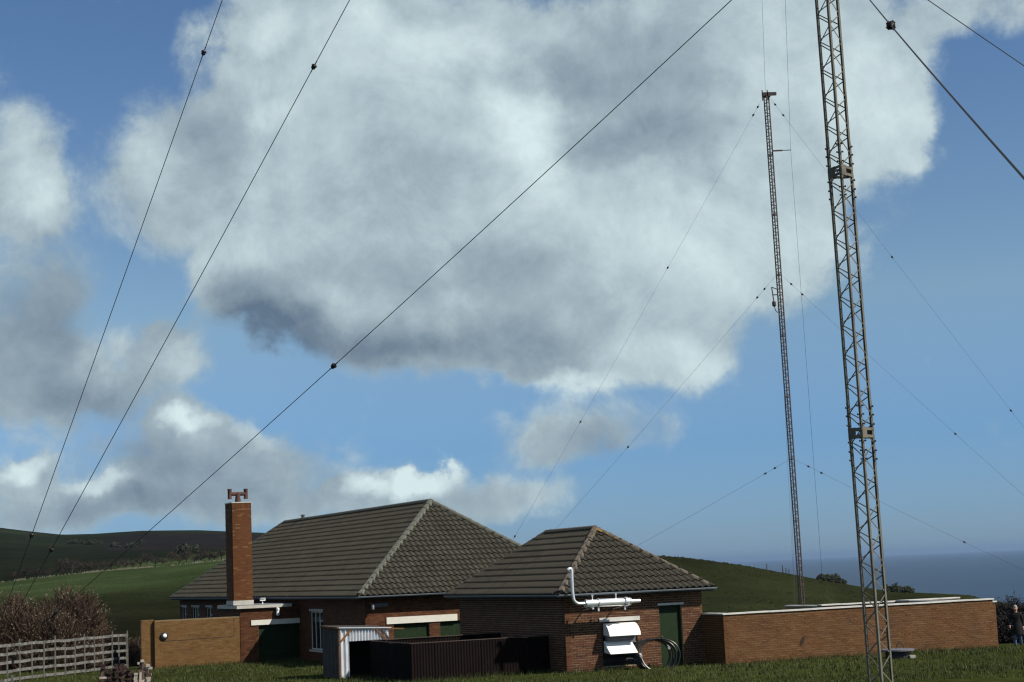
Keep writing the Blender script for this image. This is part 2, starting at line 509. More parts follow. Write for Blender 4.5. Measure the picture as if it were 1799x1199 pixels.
def col_profile(az):
    """height profile along a bearing: list of (distance, z)"""
    near = [(0, 1.75), (15, .92), (28, .32), (40, .02), (50, 0.0), (60, -.02)]
    left = [(75, -.12), (110, -1.2), (200, -1.4), (310, itp(AZ_HEDGE, az) * 310 + 2.4), (420, 3.4 + itp(AZ_HEDGE, az) * 420),
            (520, 3.4 + itp(AZ_HEDGE, az) * 520 + 2.8), (900, 3.4 + itp(AZ_FAR, az) * .66 * 900), (1250, 3.4 + itp(AZ_FAR, az) * .9 * 1250),
            (1600, 3.4 + itp(AZ_FAR, az) * 1600), (2100, 3.4 + itp(AZ_FAR, az) * 1600 - 22), (4200, -60), (6500, -91)]
    right = [(75, -.62 if az > 12 else -.3), (110, -2.2), (172, -4.6), (235, -5.2 if az < 10 else -7.5), (340, 3.4 + itp(AZ_RH, az) * 340),
             (400, 3.4 + itp(AZ_RH, az) * 340 - 2.5), (520, -22), (620, -60), (700, -91), (900, -91.5), (1600, -91.5), (2100, -91.5), (4200, -91.5), (6500, -91.5)]
    return near, left, right


RL = [0, 15, 28, 40, 50, 60]


def hermite(pts, r):
    xs = [p[0] for p in pts]
    ys = [p[1] for p in pts]
    if r <= xs[0]:
        return ys[0]
    if r >= xs[-1]:
        return ys[-1]
    i = max(k for k in range(len(xs)) if xs[k] <= r)
    i = min(i, len(xs) - 2)

    def slope(k):
        if k == 0 or k == len(xs) - 1:
            return 0.0
        d0 = (ys[k] - ys[k - 1]) / (xs[k] - xs[k - 1])
        d1 = (ys[k + 1] - ys[k]) / (xs[k + 1] - xs[k])
        if d0 * d1 <= 0:
            return 0.0
        return 2 * d0 * d1 / (d0 + d1)
    h = xs[i + 1] - xs[i]
    t = (r - xs[i]) / h
    m0, m1 = slope(i) * h, slope(i + 1) * h
    return ((2 * t ** 3 - 3 * t ** 2 + 1) * ys[i] + (t ** 3 - 2 * t ** 2 + t) * m0 + (-2 * t ** 3 + 3 * t ** 2) * ys[i + 1] + (t ** 3 - t ** 2) * m1)


def terrain(x, y):
    r = math.hypot(x, y)
    az = math.degrees(math.atan2(x, y))
    a = max(-40, min(40, az))
    near, left, right = col_profile(a)
    zl, zr = hermite(near + left, r), hermite(near + right, r)
    t = min(1, max(0, (a + 3.0) / 6.0))
    t = t * t * (3 - 2 * t)
    z = zl * (1 - t) + zr * t
    if abs(az) > 40:
        k = min(1, (abs(az) - 40) / 50)
        zz = 1.75 - .004 * min(r, 900)
        if az > 0:
            zz = hermite([(0, 1.75), (60, 0), (300, -6), (700, -91), (6500, -91.5)], r)
        z = z * (1 - k) + zz * k
    z += .022 * vnoise(x * 1.1, y * 1.3) * min(1, r / 30)
    if r > 90 and z > -80:
        z += .25 * vnoise(x * .03, y * .03) * min(1, (r - 90) / 200) + (.5 * vnoise(x * .011 + 3, y * .012) if 600 < r < 1500 else 0)
    return z


def smooth01(a, b, x):
    t = min(1, max(0, (x - a) / (b - a)))
    return t * t * (3 - 2 * t)


def lerp3(a, b, t):
    return tuple(a[i] * (1 - t) + b[i] * t for i in range(3))


LAWN, PASTURE = (.031, .037, .0105), (.0190, .0225, .0092)
SHADED_FIELD, BRIGHT, SHADED_FAR, WOOD, RIDGE = (.0100, .0105, .0052), (.0335, .0480, .0190), (.0102, .0128, .0076), (.0142, .0126, .0118), (.0150, .0188, .0105)  # dark field and far hill tones have the cloud shadow painted in


def field_colour(x, y):
    r = math.hypot(x, y)
    az = math.degrees(math.atan2(x, y))
    n = vnoise(x * .05, y * .05)
    if az > -1.5:
        c = lerp3(LAWN, PASTURE, smooth01(70, 110, r))
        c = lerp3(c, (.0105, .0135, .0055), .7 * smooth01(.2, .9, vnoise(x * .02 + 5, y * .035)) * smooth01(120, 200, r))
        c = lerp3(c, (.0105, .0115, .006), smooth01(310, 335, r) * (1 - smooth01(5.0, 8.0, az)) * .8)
        return c
    c = lerp3(LAWN, SHADED_FIELD, smooth01(72, 95, r))
    c = lerp3(c, BRIGHT, smooth01(215 + 18 * n, 300 + 15 * n, r) * (1 - .15 * n))
    if r > 418:
        c = lerp3(SHADED_FAR, BRIGHT, smooth01(-14.2, -12.6, az) * (1 - smooth01(500, 530, r)))
        edge = 850 + 14 * (az + 12) ** 2 * (1 if az < -12 else .2) + 40 * n
        c = lerp3(c, WOOD, smooth01(edge - 20, edge + 20, r) * smooth01(-14.0, -13.2, az))
        strip = smooth01(1050, 1090, r) * (1 - smooth01(-14.6, -13.0, az))
        c = lerp3(c, (.012, .016, .008), strip * .8)
        c = lerp3(c, RIDGE, smooth01(1330 + 30 * n, 1380 + 30 * n, r))
    return c


azs = list(np.arange(-180, -24, 4.0)) + list(np.arange(-24, 24.01, 0.2)) + list(np.arange(28, 180, 4.0))
rs = [0.3, 4, 8, 12, 16, 20, 24, 28, 32, 36, 40] + list(np.arange(42, 80, 0.75)) + list(np.arange(80, 130, 4)) + list(np.arange(130, 450, 8)) + list(np.arange(450, 720, 15)) + list(np.arange(720, 1700, 25)) + [1800, 2000, 2300, 2800, 3500, 4500, 5600, 6500]
vs, fs, cols = [], [], []
na = len(azs)
for r in rs:
    for a in azs:
        x, y = r * math.sin(R(a)), r * math.cos(R(a))
        vs.append((x, y, terrain(x, y)))
        cols.append(field_colour(x, y))
for i in range(len(rs) - 1):
    for j in range(na):
        j2 = (j + 1) % na
        fs.append((i * na + j, i * na + j2, (i + 1) * na + j2, (i + 1) * na + j))
fs.append(tuple(reversed(range(na))))
gm = bpy.data.meshes.new('ground')
gm.from_pydata(vs, [], [f[::-1] for f in fs])
ca = gm.color_attributes.new('field', 'FLOAT_COLOR', 'POINT')
ca.data.foreach_set('color', np.array([(*c, 1) for c in cols], dtype=np.float32).ravel())
gm.polygons.foreach_set('use_smooth', [True] * len(gm.polygons))
gmat = bpy.data.materials.new('grassland')
gmat.use_nodes = True
nt = gmat.node_tree
bs = nt.nodes['Principled BSDF']
bs.inputs['Roughness'].default_value = 0.95
bs.inputs['Specular IOR Level'].default_value = 0.0
at = nt.nodes.new('ShaderNodeAttribute')
at.attribute_name = 'field'
tx = nt.nodes.new('ShaderNodeTexCoord')


def gnoise(scale, detail, lo, hi):
    n = nt.nodes.new('ShaderNodeTexNoise')
    n.inputs['Scale'].default_value = scale
    n.inputs['Detail'].default_value = detail
    n.inputs['Roughness'].default_value = 0.65
    nt.links.new(tx.outputs['Object'], n.inputs['Vector'])
    m = nt.nodes.new('ShaderNodeMapRange')
    m.inputs['From Min'].default_value, m.inputs['From Max'].default_value = .3, .7
    m.inputs['To Min'].default_value, m.inputs['To Max'].default_value = lo, hi
    nt.links.new(n.outputs['Fac'], m.inputs['Value'])
    return m.outputs['Result']


mm = nt.nodes.new('ShaderNodeMath')
mm.operation = 'MULTIPLY'
nt.links.new(gnoise(1.6, 6, .62, 1.3), mm.inputs[0])
mm2 = nt.nodes.new('ShaderNodeMath')
mm2.operation = 'MULTIPLY'
nt.links.new(gnoise(.05, 10, .6, 1.45), mm2.inputs[0])
nt.links.new(gnoise(.012, 6, .75, 1.3), mm2.inputs[1])
nt.links.new(mm2.outputs[0], mm.inputs[1])
vm = nt.nodes.new('ShaderNodeVectorMath')
vm.operation = 'SCALE'
nt.links.new(at.outputs['Color'], vm.inputs[0])
nt.links.new(mm.outputs[0], vm.inputs['Scale'])
nt.links.new(vm.outputs[0], bs.inputs['Base Color'])
gm.materials.append(gmat)
ground = structure(link('ground', gm))

# sea
mb = MB()
n = 96
for i, r0 in enumerate((500, 4000, 20000)):
    r1 = (4000, 20000, 60000)[i]
    for k in range(n):
        a0, a1 = 2 * math.pi * k / n, 2 * math.pi * (k + 1) / n
        mb.poly([(r0 * math.cos(a0), r0 * math.sin(a0), -90), (r1 * math.cos(a0), r1 * math.sin(a0), -90), (r1 * math.cos(a1), r1 * math.sin(a1), -90), (r0 * math.cos(a1), r0 * math.sin(a1), -90)])
M['sea'] = material('sea_water', (.016, .036, .062), .5, 0, .2, var=.25, scale=.004)
structure(mb.build('sea', M['sea']))

# haze over land and sea
mb = MB()
mb.box(-61000, 61000, -61000, 61000, -93, 75)
hz = bpy.data.materials.new('haze_air')
hz.use_nodes = True
hz.node_tree.nodes.clear()
ho = hz.node_tree.nodes.new('ShaderNodeOutputMaterial')
hv = hz.node_tree.nodes.new('ShaderNodeVolumePrincipled')
hv.inputs['Color'].default_value = (.42, .60, .86, 1)
hv.inputs['Density'].default_value = 0.000034
hv.inputs['Anisotropy'].default_value = 0.45
hz.node_tree.links.new(hv.outputs[0], ho.inputs['Volume'])
haze = mb.build('haze', hz)
haze['kind'] = 'stuff'

# ------------------------------------------------------------------ brickwork
BL, BH, JO = .211, .062, .013


def brick_panel(mb, core, o, dx, dn, w, z0, z1, holes=(), thick=.2, slope=0.0, seed=1, header=False, prot=.007):
    """face of a wall: o = local origin (x,y), dx = direction along, dn = outward normal; holes = (x0,x1,za,zb)"""
    rr = random.Random(seed)
    o, dx, dn = Vector((*o, 0)), Vector((*dx, 0)), Vector((*dn, 0))

    def P(s, z, d):
        return o + dx * s + dn * d + Vector((0, 0, z))

    def slab(s0, s1, a, b):
        q = [P(s0, a, -thick), P(s1, a, -thick), P(s1, a, 0), P(s0, a, 0), P(s0, b, -thick), P(s1, b, -thick), P(s1, b, 0), P(s0, b, 0)]
        core.mesh(q, [(0, 1, 2, 3), (7, 6, 5, 4), (3, 2, 6, 7), (2, 1, 5, 6), (1, 0, 4, 5), (0, 3, 7, 4)])
    xs = sorted({0, w} | {min(w, max(0, h[i])) for h in holes for i in (0, 1)})
    for a, b in zip(xs, xs[1:]):
        c = (a + b) / 2
        cuts = sorted((h[2], h[3]) for h in holes if h[0] < c < h[1])
        z = z0
        for ca_, cb_ in cuts:
            if ca_ > z:
                slab(a, b, z, ca_)
            z = max(z, cb_)
        if z < z1:
            slab(a, b, z, z1)
    nrow = int((z1 - z0) / (BH + JO))
    for j in range(nrow):
        za = z0 + j * (BH + JO) + JO / 2
        zb = za + BH
        zc = (za + zb) / 2
        iv = [(0, w)]
        for h in holes:
            if h[2] < zc < h[3]:
                iv = [q for (a, b) in iv for q in ((a, min(b, h[0])), (max(a, h[1]), b)) if q[1] - q[0] > .02]
        step = (BL if not header else .1025) + JO
        off = (j % 2) * step / 2
        for a, b in iv:
            s = math.floor((a - off) / step) * step + off
            while s < b:
                sa, sb = max(a, s + JO / 2), min(b, s + step - JO / 2)
                if sb - sa > .03:
                    d = prot + rr.uniform(-.0025, .0025)
                    jt = rr.uniform(-.0015, .0015)
                    q = [P(sa, za + jt, 0), P(sb, za + jt, 0), P(sb, zb + jt, 0), P(sa, zb + jt, 0), P(sa, za + jt, d), P(sb, za + jt, d), P(sb, zb + jt, d), P(sa, zb + jt, d)]
                    mb.mesh(q, [(4, 5, 6, 7), (0, 1, 5, 4), (1, 2, 6, 5), (2, 3, 7, 6), (3, 0, 4, 7)])
                s += step
    return mb


# ------------------------------------------------------------------ roof tiles
TW, TG, TL = .24, .35, .41
PU = [0.0, .03, .06, .09, .12, .15, .18, .21, .245]
PH = [.034 * (1 - math.cos(2 * math.pi * (u_ - .02) / .24)) for u_ in PU]


def tile_polys(wear=0.0):
    polys = []
    for i in range(len(PU) - 1):
        a, b = i, i + 1
        lo = .052
        polys.append([(PU[a], 0, PH[a] + lo), (PU[b], 0, PH[b] + lo), (PU[b], TL, PH[b] - .004), (PU[a], TL, PH[a] - .004)])
        polys.append([(PU[a], .002, PH[a] + lo - .050), (PU[b], .002, PH[b] + lo - .050), (PU[b], 0, PH[b] + lo), (PU[a], 0, PH[a] + lo)])
    polys.append([(PU[-1], 0, PH[-1] + .03), (PU[-1], 0, PH[-1]), (PU[-1], TL, PH[-1] - .02), (PU[-1], TL, PH[-1] - .004)])
    return polys


def clip(poly, nx, ny, c):
    out = []
    for i in range(len(poly)):
        p, q = poly[i], poly[(i + 1) % len(poly)]
        dp, dq = nx * p[0] + ny * p[1] - c, nx * q[0] + ny * q[1] - c
        if dp >= 0:
            out.append(p)
        if dp * dq < 0:
            t = dp / (dp - dq)
            out.append(tuple(p[k] + (q[k] - p[k]) * t for k in range(3)))
    return out


TILE = tile_polys()


def polys_mesh(polys, name, mat):
    mb = MB()
    for p in polys:
        if len(p) >= 3:
            mb.poly(p)
    return mb.data(name, mat)


def slope_list(P0, U, V, width, length, run_k):
    """tiles of one hipped slope; returns (matrix, polys or None if whole, centre)"""
    P0, U, V = Vector(P0), Vector(U).normalized(), Vector(V).normalized()
    N = U.cross(V)
    rows = int(math.ceil((length + .05) / TG))
    out = []
    for j in range(rows):
        v0 = j * TG - .05
        nu = int(math.ceil(width / TW)) + 2
        for i in range(-1, nu):
            u0 = i * TW
            lo_in = (v0 + TL) * run_k
            # limits at upper and lower edges
            if u0 + .25 < max(0, v0) * run_k or u0 > width - max(0, v0) * run_k:
                continue
            if v0 >= length - .02:
                continue
            jit = (rnd.uniform(-.006, .006), rnd.uniform(-.004, .004))
            Mx = Matrix(((U.x, V.x, N.x, 0), (U.y, V.y, N.y, 0), (U.z, V.z, N.z, 0), (0, 0, 0, 1)))
            Mx.translation = P0 + U * u0 + V * (v0 + jit[0]) + N * jit[1]
            whole = u0 >= lo_in and u0 + .25 <= width - lo_in and v0 + TL <= length + .03
            polys = None
            if not whole:
                polys = []
                for p in TILE:
                    q = clip(p, 1, -run_k, run_k * v0 - u0)
                    q = clip(q, -1, -run_k, -(width - run_k * v0 - u0)) if q else q
                    q = clip(q, 0, -1, -(length + .02 - v0)) if q else q
                    if len(q) >= 3:
                        polys.append(q)
                if not polys:
                    continue
            out.append((Mx, polys, P0 + U * (u0 + .12) + V * (v0 + .2)))
    return out


def hip_caps(parent, p, q, r, mat, flip=False, length=.40, name='hip_tile'):
    """half-round cap tiles laid from p (low) to q (high), sharing one mesh"""
    p, q = Vector(p), Vector(q)
    d = (q - p).normalized()
    up = Vector((0, 0, 1))
    n = (up - d * up.dot(d)).normalized()
    s = n.cross(d)
    key = (name, mat.name, round(r, 3))
    if key not in CAPS:
        mb = MB()
        k = 7
        for i in range(k):
            a0, a1 = math.pi * i / k - .0, math.pi * (i + 1) / k
            c = [(math.cos(a), math.sin(a)) for a in (a0, a1)]
            r0, r1 = r, r * .95
            mb.poly([(r0 * c[0][0], 0, r0 * c[0][1]), (r1 * c[0][0], length + .05, r1 * c[0][1] - .01), (r1 * c[1][0], length + .05, r1 * c[1][1] - .01), (r0 * c[1][0], 0, r0 * c[1][1])][::-1])
            mb.poly([(r0 * c[0][0], 0, r0 * c[0][1]), (r0 * c[1][0], 0, r0 * c[1][1]), (.8 * r0 * c[1][0], 0, .8 * r0 * c[1][1]), (.8 * r0 * c[0][0], 0, .8 * r0 * c[0][1])])
        CAPS[key] = mb.data(name, mat)
    tot = (q - p).length
    cnt = max(1, int(round(tot / length)))
    for i in range(cnt):
        Mx = Matrix(((s.x, d.x, n.x, 0), (s.y, d.y, n.y, 0), (s.z, d.z, n.z, 0), (0, 0, 0, 1)))
        Mx.translation = p + d * (tot * i / cnt) + n * (-.055 + rnd.uniform(-.004, .004)) + s * rnd.uniform(-.006, .006)
        link(name, CAPS[key], parent, Mx)


CAPS = {}


def hip_roof(root, x0, y0, w, l, ez, rise, mt, mh, capr, individual):
    """eave rectangle x0..x0+w, y0..y0+l (local), ridge along y"""
    h = w / 2
    sl = math.hypot(h, rise)
    k = h / sl
    faces = {
        'front': ((x0, y0, ez), (1, 0, 0), (0, h, rise), w),
        'left': ((x0, y0 + l, ez), (0, -1, 0), (h, 0, rise), l),
        'right': ((x0 + w, y0, ez), (0, 1, 0), (-h, 0, rise), l),
        'rear': ((x0 + w, y0 + l, ez), (-1, 0, 0), (0, -h, rise), w)}
    # boarding under the tiles
    mb = MB()
    b, t = ez - .03, -.03
    e = [(x0 + .03, y0 + .03, b), (x0 + w - .03, y0 + .03, b), (x0 + w - .03, y0 + l - .03, b), (x0 + .03, y0 + l - .03, b)]
    r0, r1 = (x0 + h, y0 + h, ez + rise - .03), (x0 + h, y0 + l - h, ez + rise - .03)
    mb.poly([e[0], e[1], r0])
    mb.poly([e[1], e[2], r1, r0])
    mb.poly([e[2], e[3], r1])
    mb.poly([e[3], e[0], r0, r1])
    mb.poly([e[3], e[2], e[1], e[0]])
    roof = mb.build('roof', M['fascia'], root)
    inv = Matrix.Translation(Vector((0, 0, 0)))
    mwld = Matrix.Translation(ORG) @ Matrix.Rotation(PHI, 4, 'Z')
    shared = polys_mesh(TILE, 'roof_tile', mt)
    singles = []
    for nm in ('front', 'left', 'right', 'rear'):
        P0, U, V, wd = faces[nm]
        lst = slope_list(P0, U, V, wd, sl, k)
        rest = MB()
        if individual and nm in ('front', 'left'):
            singles += [(((mwld @ c) - CAM).length, mx, pl) for mx, pl, c in lst]
            continue
        for mx, pl, c in lst:
            for p in (pl or TILE):
                rest.poly([mx @ Vector(q) for q in p])
        stuff(rest.build('roof_tiles', mt, roof))
    if singles:
        singles.sort(key=lambda t_: t_[0])
        rest = MB()
        for i, (dd, mx, pl) in enumerate(singles):
            if i < 300:
                link('roof_tile', shared if pl is None else polys_mesh(pl, 'roof_tile', mt), roof, mx)
            else:
                for p in (pl or TILE):
                    rest.poly([mx @ Vector(q) for q in p])
        if rest.v:
            stuff(rest.build('roof_tiles', mt, roof))
    z1 = ez + .035
    zt = ez + rise + .035
    A0, A1 = (x0 + h, y0 + h, zt), (x0 + h, y0 + l - h, zt)
    for c in ((x0, y0), (x0 + w, y0)):
        hip_caps(roof, (c[0] + (.05 if c[0] == x0 else -.05), c[1] + .05, z1), A0, capr, mh)
    for c in ((x0, y0 + l), (x0 + w, y0 + l)):
        hip_caps(roof, (c[0] + (.05 if c[0] == x0 else -.05), c[1] - .05, z1), A1, capr, mh)
    hip_caps(roof, A0, A1, capr, mh, name='ridge_tile')
    return roof


def gutter_run(root, p, q, out):
    """half-round gutter from p to q with a dark fascia board behind"""
    p, q, out = Vector(p), Vector(q), Vector(out)
    mb = MB()
    k = 6
    rr_ = .058
    prof = [(-math.cos(math.pi * i / k) * rr_, -math.sin(math.pi * i / k) * rr_) for i in range(k + 1)]
    for i in range(k):
        (a0, b0), (a1, b1) = prof[i], prof[i + 1]
        P = lambda c, a, b: c + out * a + Vector((0, 0, b))
        mb.poly([P(p, a0, b0), P(q, a0, b0), P(q, a1, b1), P(p, a1, b1)])
        mb.poly([P(p, a0 * .9, b0 * .9), P(p, a1 * .9, b1 * .9), P(q, a1 * .9, b1 * .9), P(q, a0 * .9, b0 * .9)])
    mb.bar(p + out * rr_, q + out * rr_, .014, .012)
    g = mb.build('gutter', M['gutter'], root)
    mb = MB()
    d = (q - p).normalized()
    c0, c1 = p - out * .085 - Vector((0, 0, .03)), q - out * .085 - Vector((0, 0, .03))
    mb.bar(c0, c1, .15, .02)
    mb.build('fascia', M['fascia'], root)
    return g


# ================================================================== small plant house
S = empty('plant_house', ORG, PHI)
tag(S, 'small red brick house with hipped pantile roof and silver exhaust pipe beside green door', 'house')
SW_, SL_ = 5.12, 8.95
core, bk = MB(), MB()
door = (3.47, 4.33, -.3, 1.98)
vent = (1.32, 2.62, .12, 1.54)
brick_panel(bk, core, (0, 0), (1, 0), (0, -1), SW_, -.2, 2.50, [door, vent], seed=3)
brick_panel(bk, core, (0, SL_), (0, -1), (-1, 0), SL_, -.2, 2.50, [], seed=4)
core.box(SW_ - .2, SW_, .22, SL_, -.2, 2.5)
core.box(.22, SW_ - .22, SL_ - .2, SL_, -.2, 2.5)
core.build('wall', M['mortar'], S)
stuff(bk.build('brickwork', M['brick_red'], S))
hip_roof(S, -.35, -.35, 5.75, 9.65, 2.53, 2.12, M['tile'], M['hip'], .135, True)
gutter_run(S, (-.40, -.43, 2.50), (5.46, -.43, 2.50), (0, -1, 0))
gutter_run(S, (-.43, 9.32, 2.50), (-.43, -.44, 2.50), (-1, 0, 0))
mb = MB()
mb.box(-.34, SW_ + .34, -.34, -.003, 2.44, 2.455)
mb.box(-.34, -.003, 0.0, SL_ + .3, 2.44, 2.455)
mb.build('soffit', M['fascia'], S)
# green door in its recess
mb = MB()
mb.box(3.50, 4.30, .12, .16, -.15, 1.93)
d_ = mb.build('door', M['green'], S)
mb = MB()
mb.box(3.472, 3.52, .08, .20, -.15, 1.978)
mb.box(4.28, 4.328, .08, .20, -.15, 1.978)
mb.box(3.52, 4.28, .08, .20, 1.925, 1.978)
mb.build('door_frame', M['green'], S)
mb = MB()
mb.lathe([(.0, 0), (.03, 0), (.03, .03), (.015, .05)], 8)
hd = mb.build('handle', M['steel'], d_)
hd.matrix_local = Matrix.Translation((3.60, .12, .95)) @ Matrix.Rotation(R(90), 4, 'X')
mb = MB()
mb.box(3.42, 4.40, -.05, .10, 1.985, 2.06)
mb.build('door_lintel', M['coping'], S)
mb = MB()
mb.box(1.23, 2.72, -.045, .10, 1.555, 1.69)
mb.build('vent_lintel', M['coping'], S)
# radiator outlet: dark opening with two white hoods
mb = MB()
mb.box(1.325, 2.615, .10, .14, .13, 1.535)
mb.build('vent_back', M['black'], S)
mb = MB()
for i in range(6):
    z = .25 + i * .2
    mb.poly([(1.33, .02, z), (2.61, .02, z), (2.61, .10, z + .14), (1.33, .10, z + .14)])
    mb.poly([(1.33, .02, z - .012), (1.33, .10, z + .128), (2.61, .10, z + .128), (2.61, .02, z - .012)])
mb.build('louvre', M['fascia'], S)


def hood(zt, zb, out, x0, x1, curve):
    mb = MB()
    n = 8
    pts = []
    for i in range(n + 1):
        t = i / n
        if curve:
            a = t * R(78)
            pts.append((-.02 - out * math.sin(a), zt - (zt - zb) * (1 - math.cos(a)) / (1 - math.cos(R(78)))))
        else:
            pts.append((-.02 - out * t, zt - (zt - zb) * t))
    for (y0, z0), (y1, z1) in zip(pts, pts[1:]):
        mb.poly([(x0, y0, z0), (x0, y1, z1), (x1, y1, z1), (x1, y0, z0)])
        mb.poly([(x0, y0 + .012, z0 - .012), (x1, y0 + .012, z0 - .012), (x1, y1 + .012, z1 - .012), (x0, y1 + .012, z1 - .012)])
    for x in (x0, x1):
        mb.poly([(x, -.02, zt)] + [(x, y, z) for y, z in pts] + [(x, -.02, zb + .03)])
    mb.build('air_hood', M['white_gloss'], S)


hood(1.50, 1.10, .46, 1.36, 2.50, True)
hood(.93, .53, .46, 1.36, 2.36, False)
mb = MB()
mb.box(1.40, 2.46, -.16, -.03, .93, 1.16)
mb.build('air_duct', M['slate_lid'], S)
# exhaust pipe and silencer
mb = MB()
yp = -.66
pts = []
for i in range(7):
    a = R(165 - i * 165 / 6)
    pts.append((-.062 + .062 * math.cos(a), yp, 3.26 + .062 * math.sin(a)))
pts += [(-.0, yp, 3.1), (.0, yp, 2.6), (.015, yp, 2.45)]
for i in range(1, 7):
    a = R(180 + 90 * i / 6)
    pts.append((.235 + .22 * math.cos(a), yp, 2.42 + .22 * math.sin(a) + .0))
pts += [(.42, yp, 2.20)]
mb.tube(pts, .052, 12)
mb.build('exhaust_pipe', M['chrome'], S, True)
sil = MB()


def xcyl(mbb, x0, x1, r, n=18):
    mbb.tube([(x0, yp, 2.19), (x0, yp, 2.19), (x1, yp, 2.19), (x1, yp, 2.19)], [.001, r, r, .001], n, False)


for x0, x1, r in ((.50, .86, .118), (.93, 1.80, .128), (1.96, 2.02, .12)):
    xcyl(sil, x0, x1, r)
for x0, x1, r in ((.44, .46, .13), (.47, .49, .13), (1.88, 1.90, .15), (1.92, 1.94, .15), (.88, .905, .15), (2.04, 2.06, .13)):
    xcyl(sil, x0, x1, r)
xcyl(sil, .40, 2.10, .06)
xcyl(sil, 2.06, 2.42, .062)
for s in range(12):
    a = 2 * math.pi * s / 12
    sil.bar((1.865, yp + .135 * math.cos(a), 2.19 + .135 * math.sin(a)), (1.965, yp + .135 * math.cos(a), 2.19 + .135 * math.sin(a)), .018, .018)
sil.build('silencer', M['chrome'], S, True)
mb = MB()
for x in (.70, 1.55):
    mb.bar((x, yp, 2.30), (x, yp, 2.47), .03, .03)
    mb.bar((x - .03, yp, 2.44), (x + .03, yp, 2.44), .05, .03)
for x in (.90, 1.86):
    mb.bar((x, yp, 2.06), (x, yp, 1.93), .05, .05)
mb.bar((.7, yp, 2.08), (.7, yp, 2.0), .06, .06)
mb.bar((.65, -.003, 1.95), (.65, yp, 2.06), .03, .03)
mb.bar((1.75, -.003, 1.95), (1.75, yp, 2.06), .03, .03)
mb.build('bracket', M['chrome'], S)
mb = MB()
for cx_, cy_, rr_ in ((2.62, 2.28, .10), (2.80, 2.12, .07), (2.50, 2.36, .08), (3.0, 1.9, .05)):
    zt_ = 2.53 + (cy_ + .35) * .737 + .115
    mb.poly([(cx_ + rr_ * (1 + .35 * math.sin(5 * t_ + cx_ * 9)) * math.cos(t_), cy_ + .8 * rr_ * math.sin(t_), zt_ + .8 * rr_ * math.sin(t_) * .737) for t_ in np.linspace(0, 6.0, 11)])
lich = mb.build('lichen_patch', M['lichen'], S)

# ================================================================== main bungalow
H = empty('main_bungalow', ORG, PHI)
tag(H, 'long brick bungalow with large hipped grey pantile roof behind the smaller house', 'house')
MX0, MX1, MY0, MY1 = -2.18, 7.32, 13.34, 44.6
bk, core = MB(), MB()
sx = lambda b: b - MX0
doors = [(sx(-1.02), sx(.48), -.4, 1.45), (sx(.93), sx(2.2), -.4, 1.45)]
brick_panel(bk, core, (MX0, MY0), (1, 0), (0, -1), MX1 - MX0, -.5, 2.55, doors, seed=5)
wins = [(18.75, 20.5, .36, 1.96)] + [(37.35, 38.65, .8, 2.07), (40.15, 41.8, .8, 2.07), (43.0, 44.2, .8, 2.07)]
brick_panel(bk, core, (MX0, MY1), (0, -1), (-1, 0), MY1 - MY0, -.5, 2.55, [(MY1 - w[1], MY1 - w[0], w[2], w[3]) for w in wins], seed=6)
core.box(MX1 - .2, MX1, MY0 + .22, MY1, -.5, 2.55)
core.box(MX0 + .22, MX1 - .22, MY1 - .2, MY1, -.5, 2.55)
core.build('wall', M['mortar_dark'], H)
stuff(bk.build('brickwork', M['brick_red'], H))
hip_roof(H, -2.58, 12.94, 10.30, 32.1, 2.60, 3.80, M['tile_main'], M['hip_main'], .15, False)
gutter_run(H, (-2.63, 12.86, 2.57), (7.75, 12.86, 2.57), (0, -1, 0))
gutter_run(H, (-2.66, 45.0, 2.57), (-2.66, 12.85, 2.57), (-1, 0, 0))
mb = MB()
mb.box(MX0 - .38, MX1 + .38, MY0 - .38, MY0 - .003, 2.50, 2.515)
mb.box(MX0 - .38, MX0 - .003, MY0, MY1 + .3, 2.50, 2.515)
mb.build('soffit', M['fascia'], H)
mb = MB()
mb.box(-1.32, 1.66, MY0 - .05, MY0 + .08, 1.455, 1.715)
mb.build('door_lintel', M['white'], H)
for a, b in ((-1.02, .48), (.93, 2.2)):
    mb = MB()
    x = a
    i = 0
    while x < b - .02:
        x2 = min(x + .125, b)
        mb.box(x + .003, x2 - .003, MY0 + .10 + .004 * (i % 2), MY0 + .14, -.4, 1.44)
        x = x2
        i += 1
    mb.build('door', M['green'], H)
mb = MB()
mb.box(-1.88, -1.25, MY0 - .03, MY0 - .008, 2.14, 2.28)
mb.build('vent_board', M['slate_lid'], H)
for (a0, a1, z0, z1) in wins:
    mb = MB()
    X = MX0 + .06
    f = .05
    for y in (a0, a1 - f):
        mb.box(X, X + .05, y, y + f, z0, z1)
    k = 3 if a1 - a0 > 1.4 else 2
    for i in range(1, k):
        y = a0 + (a1 - a0) * i / k
        mb.box(X, X + .05, y - f / 2, y + f / 2, z0 + f, z1 - f)
    mb.box(X, X + .05, a0 + f, a1 - f, z0, z0 + f)
    mb.box(X, X + .05, a0 + f, a1 - f, z1 - f, z1)
    mb.box(X + .002, X + .046, a0 + f, a0 + (a1 - a0) / k - f / 2, z1 - .42, z1 - .38)
    wd = mb.build('window', M['white'], H)
    for i in range(k):
        mb = MB()
        ya, yb = a0 + (a1 - a0) * i / k + .02, a0 + (a1 - a0) * (i + 1) / k - .02
        mb.box(X + .02, X + .028, ya, yb, z0 + .02, z1 - .02)
        mb.build('pane', M['glass'], wd)
    mb = MB()
    mb.box(MX0 - .06, MX0 + .10, a0 - .06, a1 + .06, z0 - .09, z0 - .004)
    mb.build('sill', M['concrete'], wd)
    mb = MB()
    mb.box(MX0 - .02, MX0 + .12, a0 - .08, a1 + .08, z1 + .004, z1 + .10)
    mb.build('lintel', M['concrete'], wd)
mb = MB()
